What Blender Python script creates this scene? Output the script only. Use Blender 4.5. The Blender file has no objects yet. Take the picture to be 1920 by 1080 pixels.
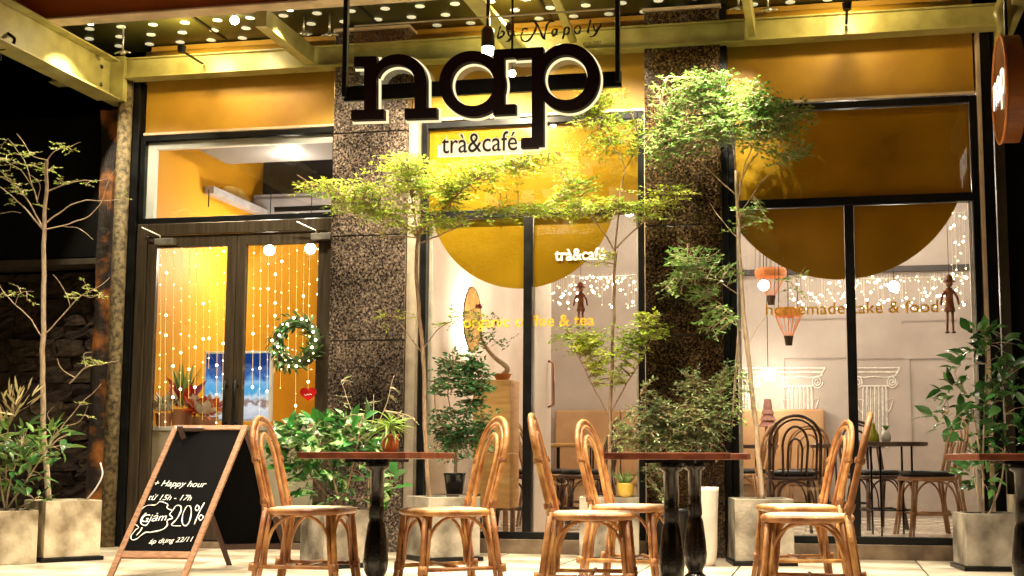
import bpy, bmesh, math, random
from mathutils import Vector, Matrix, noise as mnoise
PI = math.pi
S = bpy.context.scene
COL = S.collection
rnd = random.Random(7)

# ------------------------------------------------------------------ camera, world, exposure
F_PX, PCX, PCY = 2452.94, 1050.9, 576.6          # focal length and principal point in pixels of the 1920 px frame
YAW, PIT, ROL = 0.200737, 0.114994, -0.00251510
CAM = Vector((0.0, -9.9, 0.72))
ROT = Matrix.Rotation(YAW, 3, 'Z') @ Matrix.Rotation(PIT, 3, 'X') @ Matrix.Rotation(ROL, 3, 'Y')
cd = bpy.data.cameras.new('camera')
cam = bpy.data.objects.new('camera', cd)
COL.objects.link(cam)
cam.matrix_world = Matrix.Translation(CAM) @ (ROT @ Matrix.Rotation(PI / 2, 3, 'X')).to_4x4()
cd.sensor_width = 36.0
cd.lens = F_PX / 1920 * 36
cd.shift_x = (960 - PCX) / 1920
cd.shift_y = (PCY - 540) / 1920
cd.clip_end = 400
S.camera = cam

w = bpy.data.worlds.new("World")
S.world = w
w.use_nodes = True
nt = w.node_tree
sky = nt.nodes.new('ShaderNodeTexSky')
sky.sky_type = 'NISHITA'
sky.sun_disc = False
sky.sun_elevation = math.radians(-6)
sky.sun_rotation = math.radians(200)
bg = nt.nodes['Background']
nt.links.new(sky.outputs[0], bg.inputs[0])
bg.inputs[1].default_value = 0.05
S.view_settings.view_transform = 'Standard'
S.view_settings.look = 'None'
S.view_settings.exposure = 0.0
S.view_settings.gamma = 1.0
S.view_settings.use_curve_mapping = False
S.cycles.max_bounces = 8
S.cycles.transparent_max_bounces = 16
S.cycles.sample_clamp_indirect = 6.0
S.cycles.use_denoising = True

def lamp(name, kind, loc, power, col=(1, .8, .5), aim=None, parent=None, size=.05, cone=100, blend=.6):
    l = bpy.data.lights.new(name, kind)
    l.energy = power
    l.color = col
    if kind == 'SPOT':
        l.spot_size = math.radians(cone)
        l.spot_blend = blend
    l.shadow_soft_size = size
    o = bpy.data.objects.new(name, l)
    COL.objects.link(o)
    o.location = loc
    if aim is not None:
        o.rotation_euler = (Vector(aim) - Vector(loc)).to_track_quat('-Z', 'Y').to_euler()
    if parent:
        o.parent = parent
        o.matrix_parent_inverse = Matrix.Identity(4)
        o.location = Vector(loc) - parent.location
    return o

def at(u, v, Y):
    """the point of the plane y = Y that the photograph shows at pixel (u, v)"""
    d = ROT @ Vector(((u - PCX) / F_PX, 1, -(v - PCY) / F_PX))
    return CAM + d * ((Y - CAM.y) / d.y)

def atz(u, v, Z):
    d = ROT @ Vector(((u - PCX) / F_PX, 1, -(v - PCY) / F_PX))
    return CAM + d * ((Z - CAM.z) / d.z)

def atd(u, dist, z=0.0):
    """ground point seen in pixel column u at a depth of dist metres along the view axis"""
    p = CAM + ROT @ Vector(((u - PCX) / F_PX, 1, -(860 - PCY) / F_PX)) * dist
    return Vector((p.x, p.y, z))

# ------------------------------------------------------------------ materials
MATS = {}
def mat(name, col, rough=.6, metal=0., col2=None, scale=8., bump=0., bscale=None, contrast=(.35, .65), emit=None,
        estr=0., coat=0., detail=4., stretch=None, island=0., trans=0., spec=.5, sheen=0.):
    if name in MATS:
        return MATS[name]
    m = bpy.data.materials.new(name)
    m.use_nodes = True
    n, L = m.node_tree.nodes, m.node_tree.links
    b = n['Principled BSDF']
    b.inputs['Roughness'].default_value = rough
    b.inputs['Metallic'].default_value = metal
    b.inputs['Coat Weight'].default_value = coat
    b.inputs['Specular IOR Level'].default_value = spec
    tc = n.new('ShaderNodeTexCoord')
    src = tc.outputs['Object']
    if stretch:
        mp = n.new('ShaderNodeMapping')
        mp.inputs['Scale'].default_value = stretch
        L.new(src, mp.inputs[0])
        src = mp.outputs[0]
    nz = n.new('ShaderNodeTexNoise')
    nz.inputs['Scale'].default_value = scale
    nz.inputs['Detail'].default_value = detail
    L.new(src, nz.inputs['Vector'])
    if col2 is None:
        col2 = tuple(c * .72 for c in col)
    rp = n.new('ShaderNodeValToRGB')
    rp.color_ramp.elements[0].position = contrast[0]
    rp.color_ramp.elements[1].position = contrast[1]
    rp.color_ramp.elements[0].color = (*col2, 1)
    rp.color_ramp.elements[1].color = (*col, 1)
    L.new(nz.outputs[0], rp.inputs[0])
    out = rp.outputs[0]
    if island:
        g = n.new('ShaderNodeNewGeometry')
        oi = n.new('ShaderNodeObjectInfo')
        ad = n.new('ShaderNodeMath'); ad.operation = 'ADD'
        L.new(g.outputs['Random Per Island'], ad.inputs[0]); L.new(oi.outputs['Random'], ad.inputs[1])
        fr = n.new('ShaderNodeMath'); fr.operation = 'FRACT'
        L.new(ad.outputs[0], fr.inputs[0])
        mr = n.new('ShaderNodeMapRange')
        mr.inputs[3].default_value = 1 - island
        mr.inputs[4].default_value = 1 + island
        L.new(fr.outputs[0], mr.inputs[0])
        hs = n.new('ShaderNodeHueSaturation')
        L.new(mr.outputs[0], hs.inputs['Value'])
        mh = n.new('ShaderNodeMapRange')
        mh.inputs[3].default_value = .5 - .05 * island
        mh.inputs[4].default_value = .5 + .05 * island
        L.new(fr.outputs[0], mh.inputs[0])
        L.new(mh.outputs[0], hs.inputs['Hue'])
        L.new(out, hs.inputs['Color'])
        out = hs.outputs[0]
    L.new(out, b.inputs['Base Color'])
    # uneven gloss
    rr = n.new('ShaderNodeMapRange')
    rr.inputs[3].default_value = max(.03, rough - .1)
    rr.inputs[4].default_value = min(1, rough + .12)
    L.new(nz.outputs[0], rr.inputs[0])
    L.new(rr.outputs[0], b.inputs['Roughness'])
    if bump:
        nb = n.new('ShaderNodeTexNoise')
        nb.inputs['Scale'].default_value = bscale or scale * 3
        nb.inputs['Detail'].default_value = 5
        L.new(src, nb.inputs['Vector'])
        bp = n.new('ShaderNodeBump')
        bp.inputs['Strength'].default_value = bump
        bp.inputs['Distance'].default_value = .02
        L.new(nb.outputs[0], bp.inputs['Height'])
        L.new(bp.outputs[0], b.inputs['Normal'])
    if emit:
        b.inputs['Emission Color'].default_value = (*emit, 1)
        b.inputs['Emission Strength'].default_value = estr
    if trans:
        tr = n.new('ShaderNodeBsdfTranslucent')
        L.new(out, tr.inputs[0])
        mx = n.new('ShaderNodeMixShader')
        mx.inputs[0].default_value = trans
        L.new(b.outputs[0], mx.inputs[1]); L.new(tr.outputs[0], mx.inputs[2])
        L.new(mx.outputs[0], n['Material Output'].inputs[0])
    MATS[name] = m
    return m

def glow(name, col, s):
    if name in MATS:
        return MATS[name]
    m = bpy.data.materials.new(name)
    m.use_nodes = True
    n, L = m.node_tree.nodes, m.node_tree.links
    e = n.new('ShaderNodeEmission')
    e.inputs[0].default_value = (*col, 1)
    e.inputs[1].default_value = s
    L.new(e.outputs[0], n['Material Output'].inputs[0])
    MATS[name] = m
    return m

def glass(name, tint=(.97, .98, .97), refl=.04, rough=.0):
    if name in MATS:
        return MATS[name]
    m = bpy.data.materials.new(name)
    m.use_nodes = True
    n, L = m.node_tree.nodes, m.node_tree.links
    t = n.new('ShaderNodeBsdfTransparent'); t.inputs[0].default_value = (*tint, 1)
    g = n.new('ShaderNodeBsdfGlossy'); g.inputs['Roughness'].default_value = rough
    gz = n.new('ShaderNodeTexNoise'); gz.inputs['Scale'].default_value = 2.2; gb = n.new('ShaderNodeBump'); gb.inputs['Strength'].default_value = .10; gb.inputs['Distance'].default_value = .02
    gt = n.new('ShaderNodeTexCoord'); L.new(gt.outputs['Object'], gz.inputs['Vector']); L.new(gz.outputs[0], gb.inputs['Height']); L.new(gb.outputs[0], g.inputs['Normal'])
    lw = n.new('ShaderNodeLayerWeight'); lw.inputs[0].default_value = .35
    mr = n.new('ShaderNodeMapRange'); mr.inputs[3].default_value = refl; mr.inputs[4].default_value = .8
    L.new(lw.outputs['Facing'], mr.inputs[0])
    pw = n.new('ShaderNodeMath'); pw.operation = 'MULTIPLY'; pw.inputs[1].default_value = 1.
    L.new(mr.outputs[0], pw.inputs[0])
    mx = n.new('ShaderNodeMixShader')
    L.new(pw.outputs[0], mx.inputs[0]); L.new(t.outputs[0], mx.inputs[1]); L.new(g.outputs[0], mx.inputs[2])
    L.new(mx.outputs[0], n['Material Output'].inputs[0])
    MATS[name] = m
    return m

def granite(name, a, b_, c):
    m = bpy.data.materials.new(name)
    m.use_nodes = True
    n, L = m.node_tree.nodes, m.node_tree.links
    p = n['Principled BSDF']
    tc = n.new('ShaderNodeTexCoord')
    v = n.new('ShaderNodeTexVoronoi'); v.inputs['Scale'].default_value = 85
    L.new(tc.outputs['Object'], v.inputs['Vector'])
    z = n.new('ShaderNodeTexNoise'); z.inputs['Scale'].default_value = 62; z.inputs['Detail'].default_value = 8
    z.inputs['Roughness'].default_value = .75
    L.new(tc.outputs['Object'], z.inputs['Vector'])
    r = n.new('ShaderNodeValToRGB')
    r.color_ramp.elements[0].position = .40; r.color_ramp.elements[0].color = (*a, 1)
    r.color_ramp.elements[1].position = .62; r.color_ramp.elements[1].color = (*c, 1)
    e = r.color_ramp.elements.new(.5); e.color = (*b_, 1)
    L.new(z.outputs[0], r.inputs[0])
    sep = n.new('ShaderNodeSeparateColor'); L.new(v.outputs['Color'], sep.inputs[0])
    mr = n.new('ShaderNodeMapRange'); mr.inputs[3].default_value = .45; mr.inputs[4].default_value = 1.5
    L.new(sep.outputs[0], mr.inputs[0])
    z2 = n.new('ShaderNodeTexNoise'); z2.inputs['Scale'].default_value = 2.2; z2.inputs['Detail'].default_value = 5
    L.new(tc.outputs['Object'], z2.inputs['Vector'])
    m2 = n.new('ShaderNodeMapRange'); m2.inputs[1].default_value = .35; m2.inputs[2].default_value = .65
    m2.inputs[3].default_value = .28; m2.inputs[4].default_value = 1.15  # broad dark blotches: uneven stone plus painted leaf shadows
    L.new(z2.outputs[0], m2.inputs[0])
    mu = n.new('ShaderNodeMath'); mu.operation = 'MULTIPLY'
    oi = n.new('ShaderNodeObjectInfo'); mo = n.new('ShaderNodeMapRange'); mo.inputs[3].default_value = .72; mo.inputs[4].default_value = 1.2
    L.new(oi.outputs['Random'], mo.inputs[0]); m3 = n.new('ShaderNodeMath'); m3.operation = 'MULTIPLY'; L.new(mo.outputs[0], m3.inputs[0]); L.new(m2.outputs[0], m3.inputs[1])
    L.new(mr.outputs[0], mu.inputs[0]); L.new(m3.outputs[0], mu.inputs[1])
    h = n.new('ShaderNodeHueSaturation'); L.new(r.outputs[0], h.inputs['Color']); L.new(mu.outputs[0], h.inputs['Value'])
    L.new(h.outputs[0], p.inputs['Base Color'])
    p.inputs['Roughness'].default_value = .14
    bp = n.new('ShaderNodeBump'); bp.inputs['Strength'].default_value = .12; bp.inputs['Distance'].default_value = .004
    L.new(z.outputs[0], bp.inputs['Height']); L.new(bp.outputs[0], p.inputs['Normal'])
    MATS[name] = m
    return m

OCHRE = mat('ochre_panel', (.43, .235, .015), .55, col2=(.31, .155, .008), scale=2.2, bump=.05)
OLIVE = mat('olive_steel', (.40, .36, .13), .4, col2=(.24, .21, .06), scale=5, bump=.1)
BROWNF = mat('brown_fascia', (.34, .10, .012), .55, col2=(.26, .07, .008), scale=2)
BLACKM = mat('black_frame_metal', (.0045, .0045, .005), .35, col2=(.002, .002, .002), scale=9, spec=.25)
DOORM = mat('bronze_door_metal', (.075, .055, .035), .35, metal=.5, col2=(.045, .033, .02), scale=6, stretch=(8, 8, .5))
SILVER = mat('brushed_steel', (.6, .57, .5), .3, metal=.9, scale=12)
LIGHTTRIM = mat('light_trim', (.62, .48, .34), .45, scale=6)
CONC = mat('concrete', (.34, .30, .235), .85, col2=(.10, .082, .058), scale=4.5, bump=.35, bscale=34, contrast=(.36, .62), detail=8)
CONCP = mat('pale_concrete', (.58, .50, .36), .8, col2=(.20, .15, .085), scale=4.5, contrast=(.36, .60), bump=.2, bscale=40, detail=8)
RATTAN = mat('rattan', (.56, .285, .10), .42, col2=(.22, .065, .012), scale=11, bump=.25, bscale=60, coat=.12, contrast=(.32, .68), detail=8, island=.22)
WICKER = mat('wicker_seat', (.82, .66, .46), .5, col2=(.62, .42, .24), scale=60, bump=.5, bscale=160)
REDWOOD = mat('red_brown_wood', (.23, .062, .026), .38, col2=(.09, .022, .010), scale=9, stretch=(1, 9, 1), coat=.25, bump=.1, detail=8)
IRON = mat('black_cast_iron', (.005, .0045, .005), .22, col2=(.003, .003, .003), scale=20, bump=.1, coat=.25, spec=.4)
WALNUT = mat('worn_wood_frame', (.30, .15, .07), .6, col2=(.16, .07, .03), scale=10, stretch=(2, 2, 14), bump=.2)
SLATE = mat('chalkboard_black', (.0022, .0020, .0020), .8, col2=(.0012, .0012, .0012), scale=5, spec=.06)
CHALK = mat('white_chalk', (.85, .85, .83), .95, col2=(.62, .62, .6), scale=60)
BARK = mat('sapling_bark', (.34, .22, .13), .8, col2=(.18, .11, .06), scale=20, bump=.4, stretch=(4, 4, 1))
BARKP = mat('pale_bark', (.52, .40, .27), .8, col2=(.33, .23, .14), scale=20, bump=.4, stretch=(4, 4, 1))
LEAFY = mat('leaf_yellow_green', (.46, .52, .05), .42, col2=(.16, .27, .02), scale=3, island=.5, trans=.35)
LEAFG = mat('leaf_green', (.26, .40, .09), .35, col2=(.06, .15, .03), scale=3, island=.55, trans=.3)
LEAFD = mat('leaf_dark_green', (.06, .16, .04), .25, col2=(.025, .08, .02), scale=3, island=.5, trans=.15, coat=.3)
LEAFO = mat('leaf_grey_olive', (.24, .29, .11), .4, col2=(.045, .08, .02), scale=3, island=.55, trans=.2)
LEAFV = mat('leaf_variegated', (.36, .50, .20), .3, col2=(.02, .10, .012), scale=22, island=.5, trans=.12, contrast=(.50, .56), coat=.3)
SOIL = mat('potting_soil', (.045, .028, .016), .95, scale=30, bump=.8)
TERRA = mat('terracotta', (.55, .20, .05), .6, scale=10, bump=.1)
YELLOWW = mat('yellow_wall_paint', (.62, .30, .008), .6, col2=(.56, .255, .006), scale=1.6, bump=.05)
PINKW = mat('cream_wall_paint', (.80, .68, .58), .7, col2=(.66, .52, .42), scale=1.6)
GREYW = mat('grey_plaster', (.46, .385, .335), .75, col2=(.36, .295, .255), scale=2.2, bump=.1, contrast=(.3, .7))
CEILG = mat('grey_ceiling_paint', (.36, .34, .33), .7, scale=1.5)
WHITEP = mat('white_paint', (.82, .80, .76), .5, col2=(.74, .72, .68), scale=5)
GLASS = glass('clear_glass')
ACRYL = glass('clear_acrylic', (.94, .96, .90), .035)
GRAN = granite('speckled_granite', (.015, .012, .011), (.060, .044, .036), (.235, .175, .13))
GRAND = granite('dark_granite', (.010, .006, .004), (.048, .029, .015), (.20, .13, .06))
FILM = mat('ochre_window_film', (.52, .315, .010), .3, col2=(.34, .185, .005), scale=1.5, bump=.12, bscale=5, trans=.35, contrast=(.3, .7), detail=7)
BULB = glow('warm_bulb', (1, .72, .36), 14)
BULBW = glow('white_bulb', (1, .93, .8), 60)

# ------------------------------------------------------------------ mesh helpers
class MB:
    def __init__(s):
        s.v, s.f = [], []
    def add(s, vs, fs):
        k = len(s.v)
        s.v += [tuple(v) for v in vs]
        s.f += [tuple(i + k for i in f) for f in fs]
        return s
    def box(s, a, b, M=None):
        x0, y0, z0 = a; x1, y1, z1 = b
        vs = [Vector(p) for p in ((x0, y0, z0), (x1, y0, z0), (x1, y1, z0), (x0, y1, z0), (x0, y0, z1), (x1, y0, z1), (x1, y1, z1), (x0, y1, z1))]
        if M: vs = [M @ v for v in vs]
        return s.add(vs, [(0, 3, 2, 1), (4, 5, 6, 7), (0, 1, 5, 4), (1, 2, 6, 5), (2, 3, 7, 6), (3, 0, 4, 7)])
    def beam(s, p, q, wd, ht, up=Vector((0, 0, 1))):
        p, q = Vector(p), Vector(q)
        d = (q - p); L = d.length; d.normalize()
        sd = d.cross(up).normalized(); u = sd.cross(d)
        M = Matrix((sd, d, u)).transposed().to_4x4(); M.translation = p
        return s.box((-wd / 2, 0, -ht / 2), (wd / 2, L, ht / 2), M)
    def tube(s, pts, r, n=8, cap=True, closed=False):
        pts = [Vector(p) for p in pts]
        m = len(pts)
        rs = r if isinstance(r, (list, tuple)) else [r] * m
        k = len(s.v)
        prev = None
        for i, p in enumerate(pts):
            a = pts[(i - 1) % m] if (i > 0 or closed) else p
            b = pts[(i + 1) % m] if (i < m - 1 or closed) else p
            d = (b - a)
            d = d.normalized() if d.length > 1e-9 else Vector((0, 0, 1))
            if prev is None:
                t = Vector((0, 0, 1)) if abs(d.z) < .9 else Vector((1, 0, 0))
                u = d.cross(t).normalized()
            else:
                u = prev - d * prev.dot(d)
                u = u.normalized() if u.length > 1e-6 else d.orthogonal().normalized()
            prev = u
            w_ = d.cross(u)
            for j in range(n):
                an = 2 * PI * j / n
                s.v.append(tuple(p + (u * math.cos(an) + w_ * math.sin(an)) * rs[i]))
        for i in range(m if closed else m - 1):
            i2 = (i + 1) % m
            for j in range(n):
                j2 = (j + 1) % n
                s.f.append((k + i * n + j, k + i * n + j2, k + i2 * n + j2, k + i2 * n + j))
        if cap and not closed:
            s.f.append(tuple(k + j for j in range(n))[::-1])
            s.f.append(tuple(k + (m - 1) * n + j for j in range(n)))
        return s
    def lathe(s, prof, c=(0, 0, 0), n=20, sx=1, sy=1):
        k = len(s.v)
        for r, z in prof:
            for j in range(n):
                a = 2 * PI * j / n
                s.v.append((c[0] + r * math.cos(a) * sx, c[1] + r * math.sin(a) * sy, c[2] + z))
        for i in range(len(prof) - 1):
            for j in range(n):
                j2 = (j + 1) % n
                s.f.append((k + i * n + j, k + i * n + j2, k + (i + 1) * n + j2, k + (i + 1) * n + j))
        s.f.append(tuple(k + j for j in range(n))[::-1])
        s.f.append(tuple(k + (len(prof) - 1) * n + j for j in range(n)))
        return s
    def prism(s, poly, y0, y1):
        """poly: (x, z) outline extruded from y0 (front) to y1"""
        n = len(poly)
        vs = [(x, y0, z) for x, z in poly] + [(x, y1, z) for x, z in poly]
        fs = [tuple(range(n)), tuple(range(2 * n - 1, n - 1, -1))]
        fs += [(i, n + i, n + (i + 1) % n, (i + 1) % n) for i in range(n)]
        return s.add(vs, fs)
    def ball(s, c, r, n=8, m=5, sz=1):
        prof = [(r * math.sin(PI * i / m) + 1e-5, -r * sz * math.cos(PI * i / m)) for i in range(m + 1)]
        return s.lathe(prof, c, n)
    def leaf(s, p, d, nrm, L, W, fold=.25):
        d = d.normalized()
        sd = d.cross(nrm)
        sd = sd.normalized() if sd.length > 1e-5 else d.orthogonal().normalized()
        up = sd.cross(d)
        return s.add([p, p + d * L * .45 + sd * W / 2 + up * fold * W, p + d * L, p + d * L * .45 - sd * W / 2 + up * fold * W], [(0, 1, 2), (0, 2, 3)])
    def mesh(s, name, m=None, smooth=False):
        me = bpy.data.meshes.new(name)
        me.from_pydata(s.v, [], s.f)
        if m: me.materials.append(m)
        if smooth: me.polygons.foreach_set('use_smooth', [True] * len(me.polygons))
        me.update()
        return me
    def build(s, name, m, parent=None, smooth=False, bevel=0, loc=None):
        me = s.mesh(name, m, smooth)
        return link(name, me, parent, bevel, loc)

def link(name, me, parent=None, bevel=0, loc=None):
    o = bpy.data.objects.new(name, me)
    COL.objects.link(o)
    if parent: o.parent = parent
    if loc is not None: o.location = loc
    if bevel:
        b = o.modifiers.new('bevel', 'BEVEL')
        b.width = bevel; b.segments = 2; b.limit_method = 'ANGLE'; b.angle_limit = math.radians(40)
        try: b.harden_normals = False
        except Exception: pass
    return o

def thing(name, label, cat, loc=(0, 0, 0), rz=0, group=None):
    o = bpy.data.objects.new(name, None)
    COL.objects.link(o)
    o.location = loc; o.rotation_euler = (0, 0, rz)
    o.empty_display_size = .1
    tag(o, label, cat, group)
    return o

def tag(o, label, cat, group=None):
    o['label'] = label; o['category'] = cat
    if group: o['group'] = group
    return o

def stuff(o):
    o['kind'] = 'stuff'; return o

def struct(o):
    o['kind'] = 'structure'; return o

def dup(root, loc, rz, label, group=None):
    def cp(o, par):
        c = o.copy(); COL.objects.link(c)
        if par: c.parent = par
        for ch in kids.get(o, ()): cp(ch, c)
        return c
    kids = {}
    for o in root.children_recursive: kids.setdefault(o.parent, []).append(o)
    r = cp(root, None)
    r.location = loc; r.rotation_euler = (0, 0, rz)
    r['label'] = label
    if group: r['group'] = group
    return r

def text_mesh(txt, size, depth=.0, bold=0., shear=0., spacing=1.):
    c = bpy.data.curves.new('lettering', 'FONT')
    c.body = txt; c.size = size; c.extrude = depth; c.offset = bold; c.shear = shear
    c.space_character = spacing; c.resolution_u = 4
    c.align_x = 'LEFT'
    o = bpy.data.objects.new('lettering', c)
    COL.objects.link(o)
    bpy.context.view_layer.update()
    me = bpy.data.meshes.new_from_object(o.evaluated_get(bpy.context.evaluated_depsgraph_get()))
    bpy.data.objects.remove(o)
    return me

def text_on(name, txt, m, parent, p, q, h=None, depth=.001, bold=0., shear=0., up=Vector((0, 0, 1)), spacing=1.):
    """lettering from p (start of baseline) to q (end of baseline), world points; parent at identity"""
    p, q = Vector(p), Vector(q)
    me = text_mesh(txt, 1.0, 0, bold, shear, spacing)
    xs = [v.co.x for v in me.vertices]; ys = [v.co.y for v in me.vertices]
    x0, x1 = min(xs), max(xs)
    sc = (q - p).length / (x1 - x0)
    sy = sc if h is None else h / max(ys)
    d = (q - p).normalized()
    nr = d.cross(up).normalized()          # towards the viewer for d=+X, up=+Z -> -Y
    u = nr.cross(d).normalized()
    vs = [tuple(p + d * ((v.co.x - x0) * sc) + u * (v.co.y * sy) + nr * .0) for v in me.vertices]
    fs = [tuple(f.vertices) for f in me.polygons]
    n = len(vs)
    mb = MB()
    mb.v = vs + [tuple(Vector(v) - nr * depth) for v in vs]
    mb.f = fs + [tuple(i + n for i in f[::-1]) for f in fs]
    # side walls on boundary edges
    cnt = {}
    for f in fs:
        for i in range(len(f)):
            a, b = f[i], f[(i + 1) % len(f)]
            cnt[(a, b)] = 1
    for a, b in list(cnt):
        if (b, a) not in cnt: mb.f.append((b, a, a + n, b + n))
    bpy.data.meshes.remove(me)
    return mb.build(name, m, parent)

def arc(c, rx, rz, a0, a1, n=24):
    return [(c[0] + rx * math.cos(math.radians(a0 + (a1 - a0) * i / n)), c[1] + rz * math.sin(math.radians(a0 + (a1 - a0) * i / n))) for i in range(n + 1)]

def smooth_path(pts, n=6):
    pts = [Vector(p) for p in pts]
    out = []
    for i in range(len(pts) - 1):
        p0 = pts[max(i - 1, 0)]; p1 = pts[i]; p2 = pts[i + 1]; p3 = pts[min(i + 2, len(pts) - 1)]
        for k in range(n):
            t = k / n
            out.append(.5 * ((2 * p1) + (p2 - p0) * t + (2 * p0 - 5 * p1 + 4 * p2 - p3) * t * t + (3 * p1 - p0 - 3 * p2 + p3) * t ** 3))
    out.append(pts[-1])
    return out

# ------------------------------------------------------------------ ground, pavement
g = MB().box((-60, -60, -.3), (60, 60, -.05)).build('ground', mat('asphalt', (.05, .05, .05), .9, scale=20, bump=.3))
struct(g)
GROUT = mat('dark_grout', (.045, .034, .024), .9, scale=30)
TILEM = mat('beige_floor_tile', (.58, .50, .39), .3, col2=(.25, .20, .14), scale=1.7, bump=.12, bscale=24, island=.16, contrast=(.34, .58), detail=9)
pv = struct(MB().box((-7.2, -14, -.05), (8, -.045, -.006)).build('pavement', GROUT))
tm = [MB().box((-.294, -.294, -.006), (.294, .294, .0)).mesh('floor_tile', TILEM) for _ in range(1)]
far = MB()
for i in range(-12, 14):
    for j in range(0, 23):
        x, y = .3 + i * .6, -.35 - j * .6
        if -6.6 < x < 1.9 and y > -3.1:
            o = link('floor_tile', tm[0], pv, .0015, (x, y, rnd.uniform(-.0006, .0008)))
        else:
            far.box((x - .294, y - .294, -.006), (x + .294, y + .294, 0))
stuff(far.build('paving', TILEM, pv))

# interior slab and rooms
IFLOOR = mat('pale_interior_tile', (.72, .62, .50), .25, col2=(.60, .50, .39), scale=3)
struct(MB().box((-5.62, .06, 0), (3.2, 5.6, .112)).build('interior_floor', mat('interior_screed', (.3, .25, .2), .8)))
fl = bpy.data.objects['interior_floor']
itm = MB().box((-.297, -.297, 0), (.297, .297, .008)).mesh('floor_tile', IFLOOR)
for i in range(15):
    for j in range(9):
        link('floor_tile', itm, fl, 0, (-5.3 + i * .6, .37 + j * .6, .112))
struct(MB().box((-5.74, .06, 0), (-5.62, 5.6, 3.9)).build('interior_wall_yellow', YELLOWW))
struct(MB().box((-5.62, 5.0, .12), (-3.2, 5.1, 3.9)).build('interior_back_wall_yellow', YELLOWW))
struct(MB().box((-3.2, .12, .12), (-3.1, 4.2, 3.9)).build('partition_wall', PINKW))
BACKY = 4.2
bw = struct(MB().box((-3.1, BACKY, .12), (3.2, BACKY + .1, 3.9)).build('interior_back_wall', GREYW))
struct(MB().box((3.1, .06, .12), (3.2, BACKY, 3.9)).build('interior_wall_right', GREYW))
struct(MB().box((-3.1, .1, 3.46), (3.1, 4.2, 3.56)).build('interior_ceiling', CEILG))
struct(MB().box((-5.62, .1, 3.86), (-3.2, 5.0, 3.96)).build('interior_ceiling_high', mat('dark_ceiling_paint', (.10, .095, .09), .7)))
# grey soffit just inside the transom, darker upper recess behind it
SOFF = mat('grey_soffit_paint', (.20, .19, .19), .7, col2=(.17, .16, .16), scale=1.5)
struct(MB().box((-5.29, .12, 3.37), (-3.2, .92, 3.458)).build('ceiling_soffit', SOFF))
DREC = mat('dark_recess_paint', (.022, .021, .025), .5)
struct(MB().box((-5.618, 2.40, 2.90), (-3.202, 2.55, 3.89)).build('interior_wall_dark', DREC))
ac_ = thing('ceiling_air_unit', 'long grey air conditioning unit high up behind the transom glass over the doors', 'air conditioner', (-5.60, 2.1, 3.10))
ag = mat('grey_unit_plastic', (.22, .21, .22), .45, scale=4)
MB().box((0, 0, 0), (2.3, .28, .20)).build('unit_body', ag, ac_, bevel=.02)
MB().box((.25, -.006, .05), (1.65, -.001, .10)).build('air_slot', BLACKM, ac_, bevel=.01)
MB().box((.02, .02, .202), (1.88, .26, .235)).build('unit_top', ag, ac_)
# wall panels (raised mouldings) on the back wall and the mural
mould = mat('wall_moulding_paint', (.33, .275, .24), .7, scale=5)
for (u0, v0, u1, v1) in ((1470, 672, 1590, 850), (1600, 672, 1700, 850), (1705, 672, 1860, 850), (1480, 598, 1592, 604), (1690, 601, 1795, 606)):
    a = at(u0, v0, BACKY); b = at(u1, v1, BACKY)
    m_ = MB()
    for (x0, z0, x1, z1) in ((a.x, a.z - .012, b.x, a.z), (a.x, b.z, a.x + .012, a.z - .012)):
        m_.box((x0, BACKY - .012, z0), (x1, BACKY + .001, z1))
    m_.build('panel_moulding', mould, bw)
strip = at(1300, 513, BACKY); st2 = at(1860, 523, BACKY)
MB().box((-1.9, BACKY - .05, strip.z - .04), (3.0, BACKY, strip.z + .02)).build('picture_rail', mat('dark_rail', (.05, .04, .035), .5), bw)
# mural of ionic columns, drawn in white line on the wall
LINEW = mat('white_mural_line', (.80, .74, .66), .7, scale=30)
def mural(uc, half):
    mb = MB(); y = BACKY - .006
    P = lambda u, v: tuple(at(u, v, BACKY)[i] if i != 1 else y for i in range(3))
    s = half / 45
    def ln(pts, r=.009): mb.tube([P(uc + a * s, 690 + b) for a, b in pts], r, 5)
    ln([(-48, 0), (48, 0)]); ln([(-44, 8), (44, 8)]); ln([(-48, 0), (-40, 14)]); ln([(48, 0), (40, 14)])
    for sg in (-1, 1):
        ln([(sg * (33 + (11 - t * .33) * math.cos(t * .5)), 26 + (13 - t * .4) * math.sin(t * .5)) for t in range(0, 30)], .008)
        ln([(sg * 44, 14), (sg * 20, 18), (0, 16)], .007)
    for k in range(-3, 4):
        ln([(k * 7, 34), (k * 7.4, 42), (k * 7.6, 150)], .008)
        ln([(k * 7 + 3, 40), (k * 7.4 + 3, 150)], .004)
    ln([(-26, 34), (26, 34)])
    for sg in (-1, 1): ln([(sg * 22, 60), (sg * 36, 58), (sg * 30, 78), (sg * 24, 84)], .006)
    mb.build('mural_column', LINEW, bw)
mural(1500, 44); mural(1640, 44); mural(1392, 36)

# ------------------------------------------------------------------ facade (one building with its parts)
bld = thing('cafe_building', 'cafe front with ochre fascia, speckled stone pillars and tall black framed windows', 'building')
X0, XR = -5.66, 1.16
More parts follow.
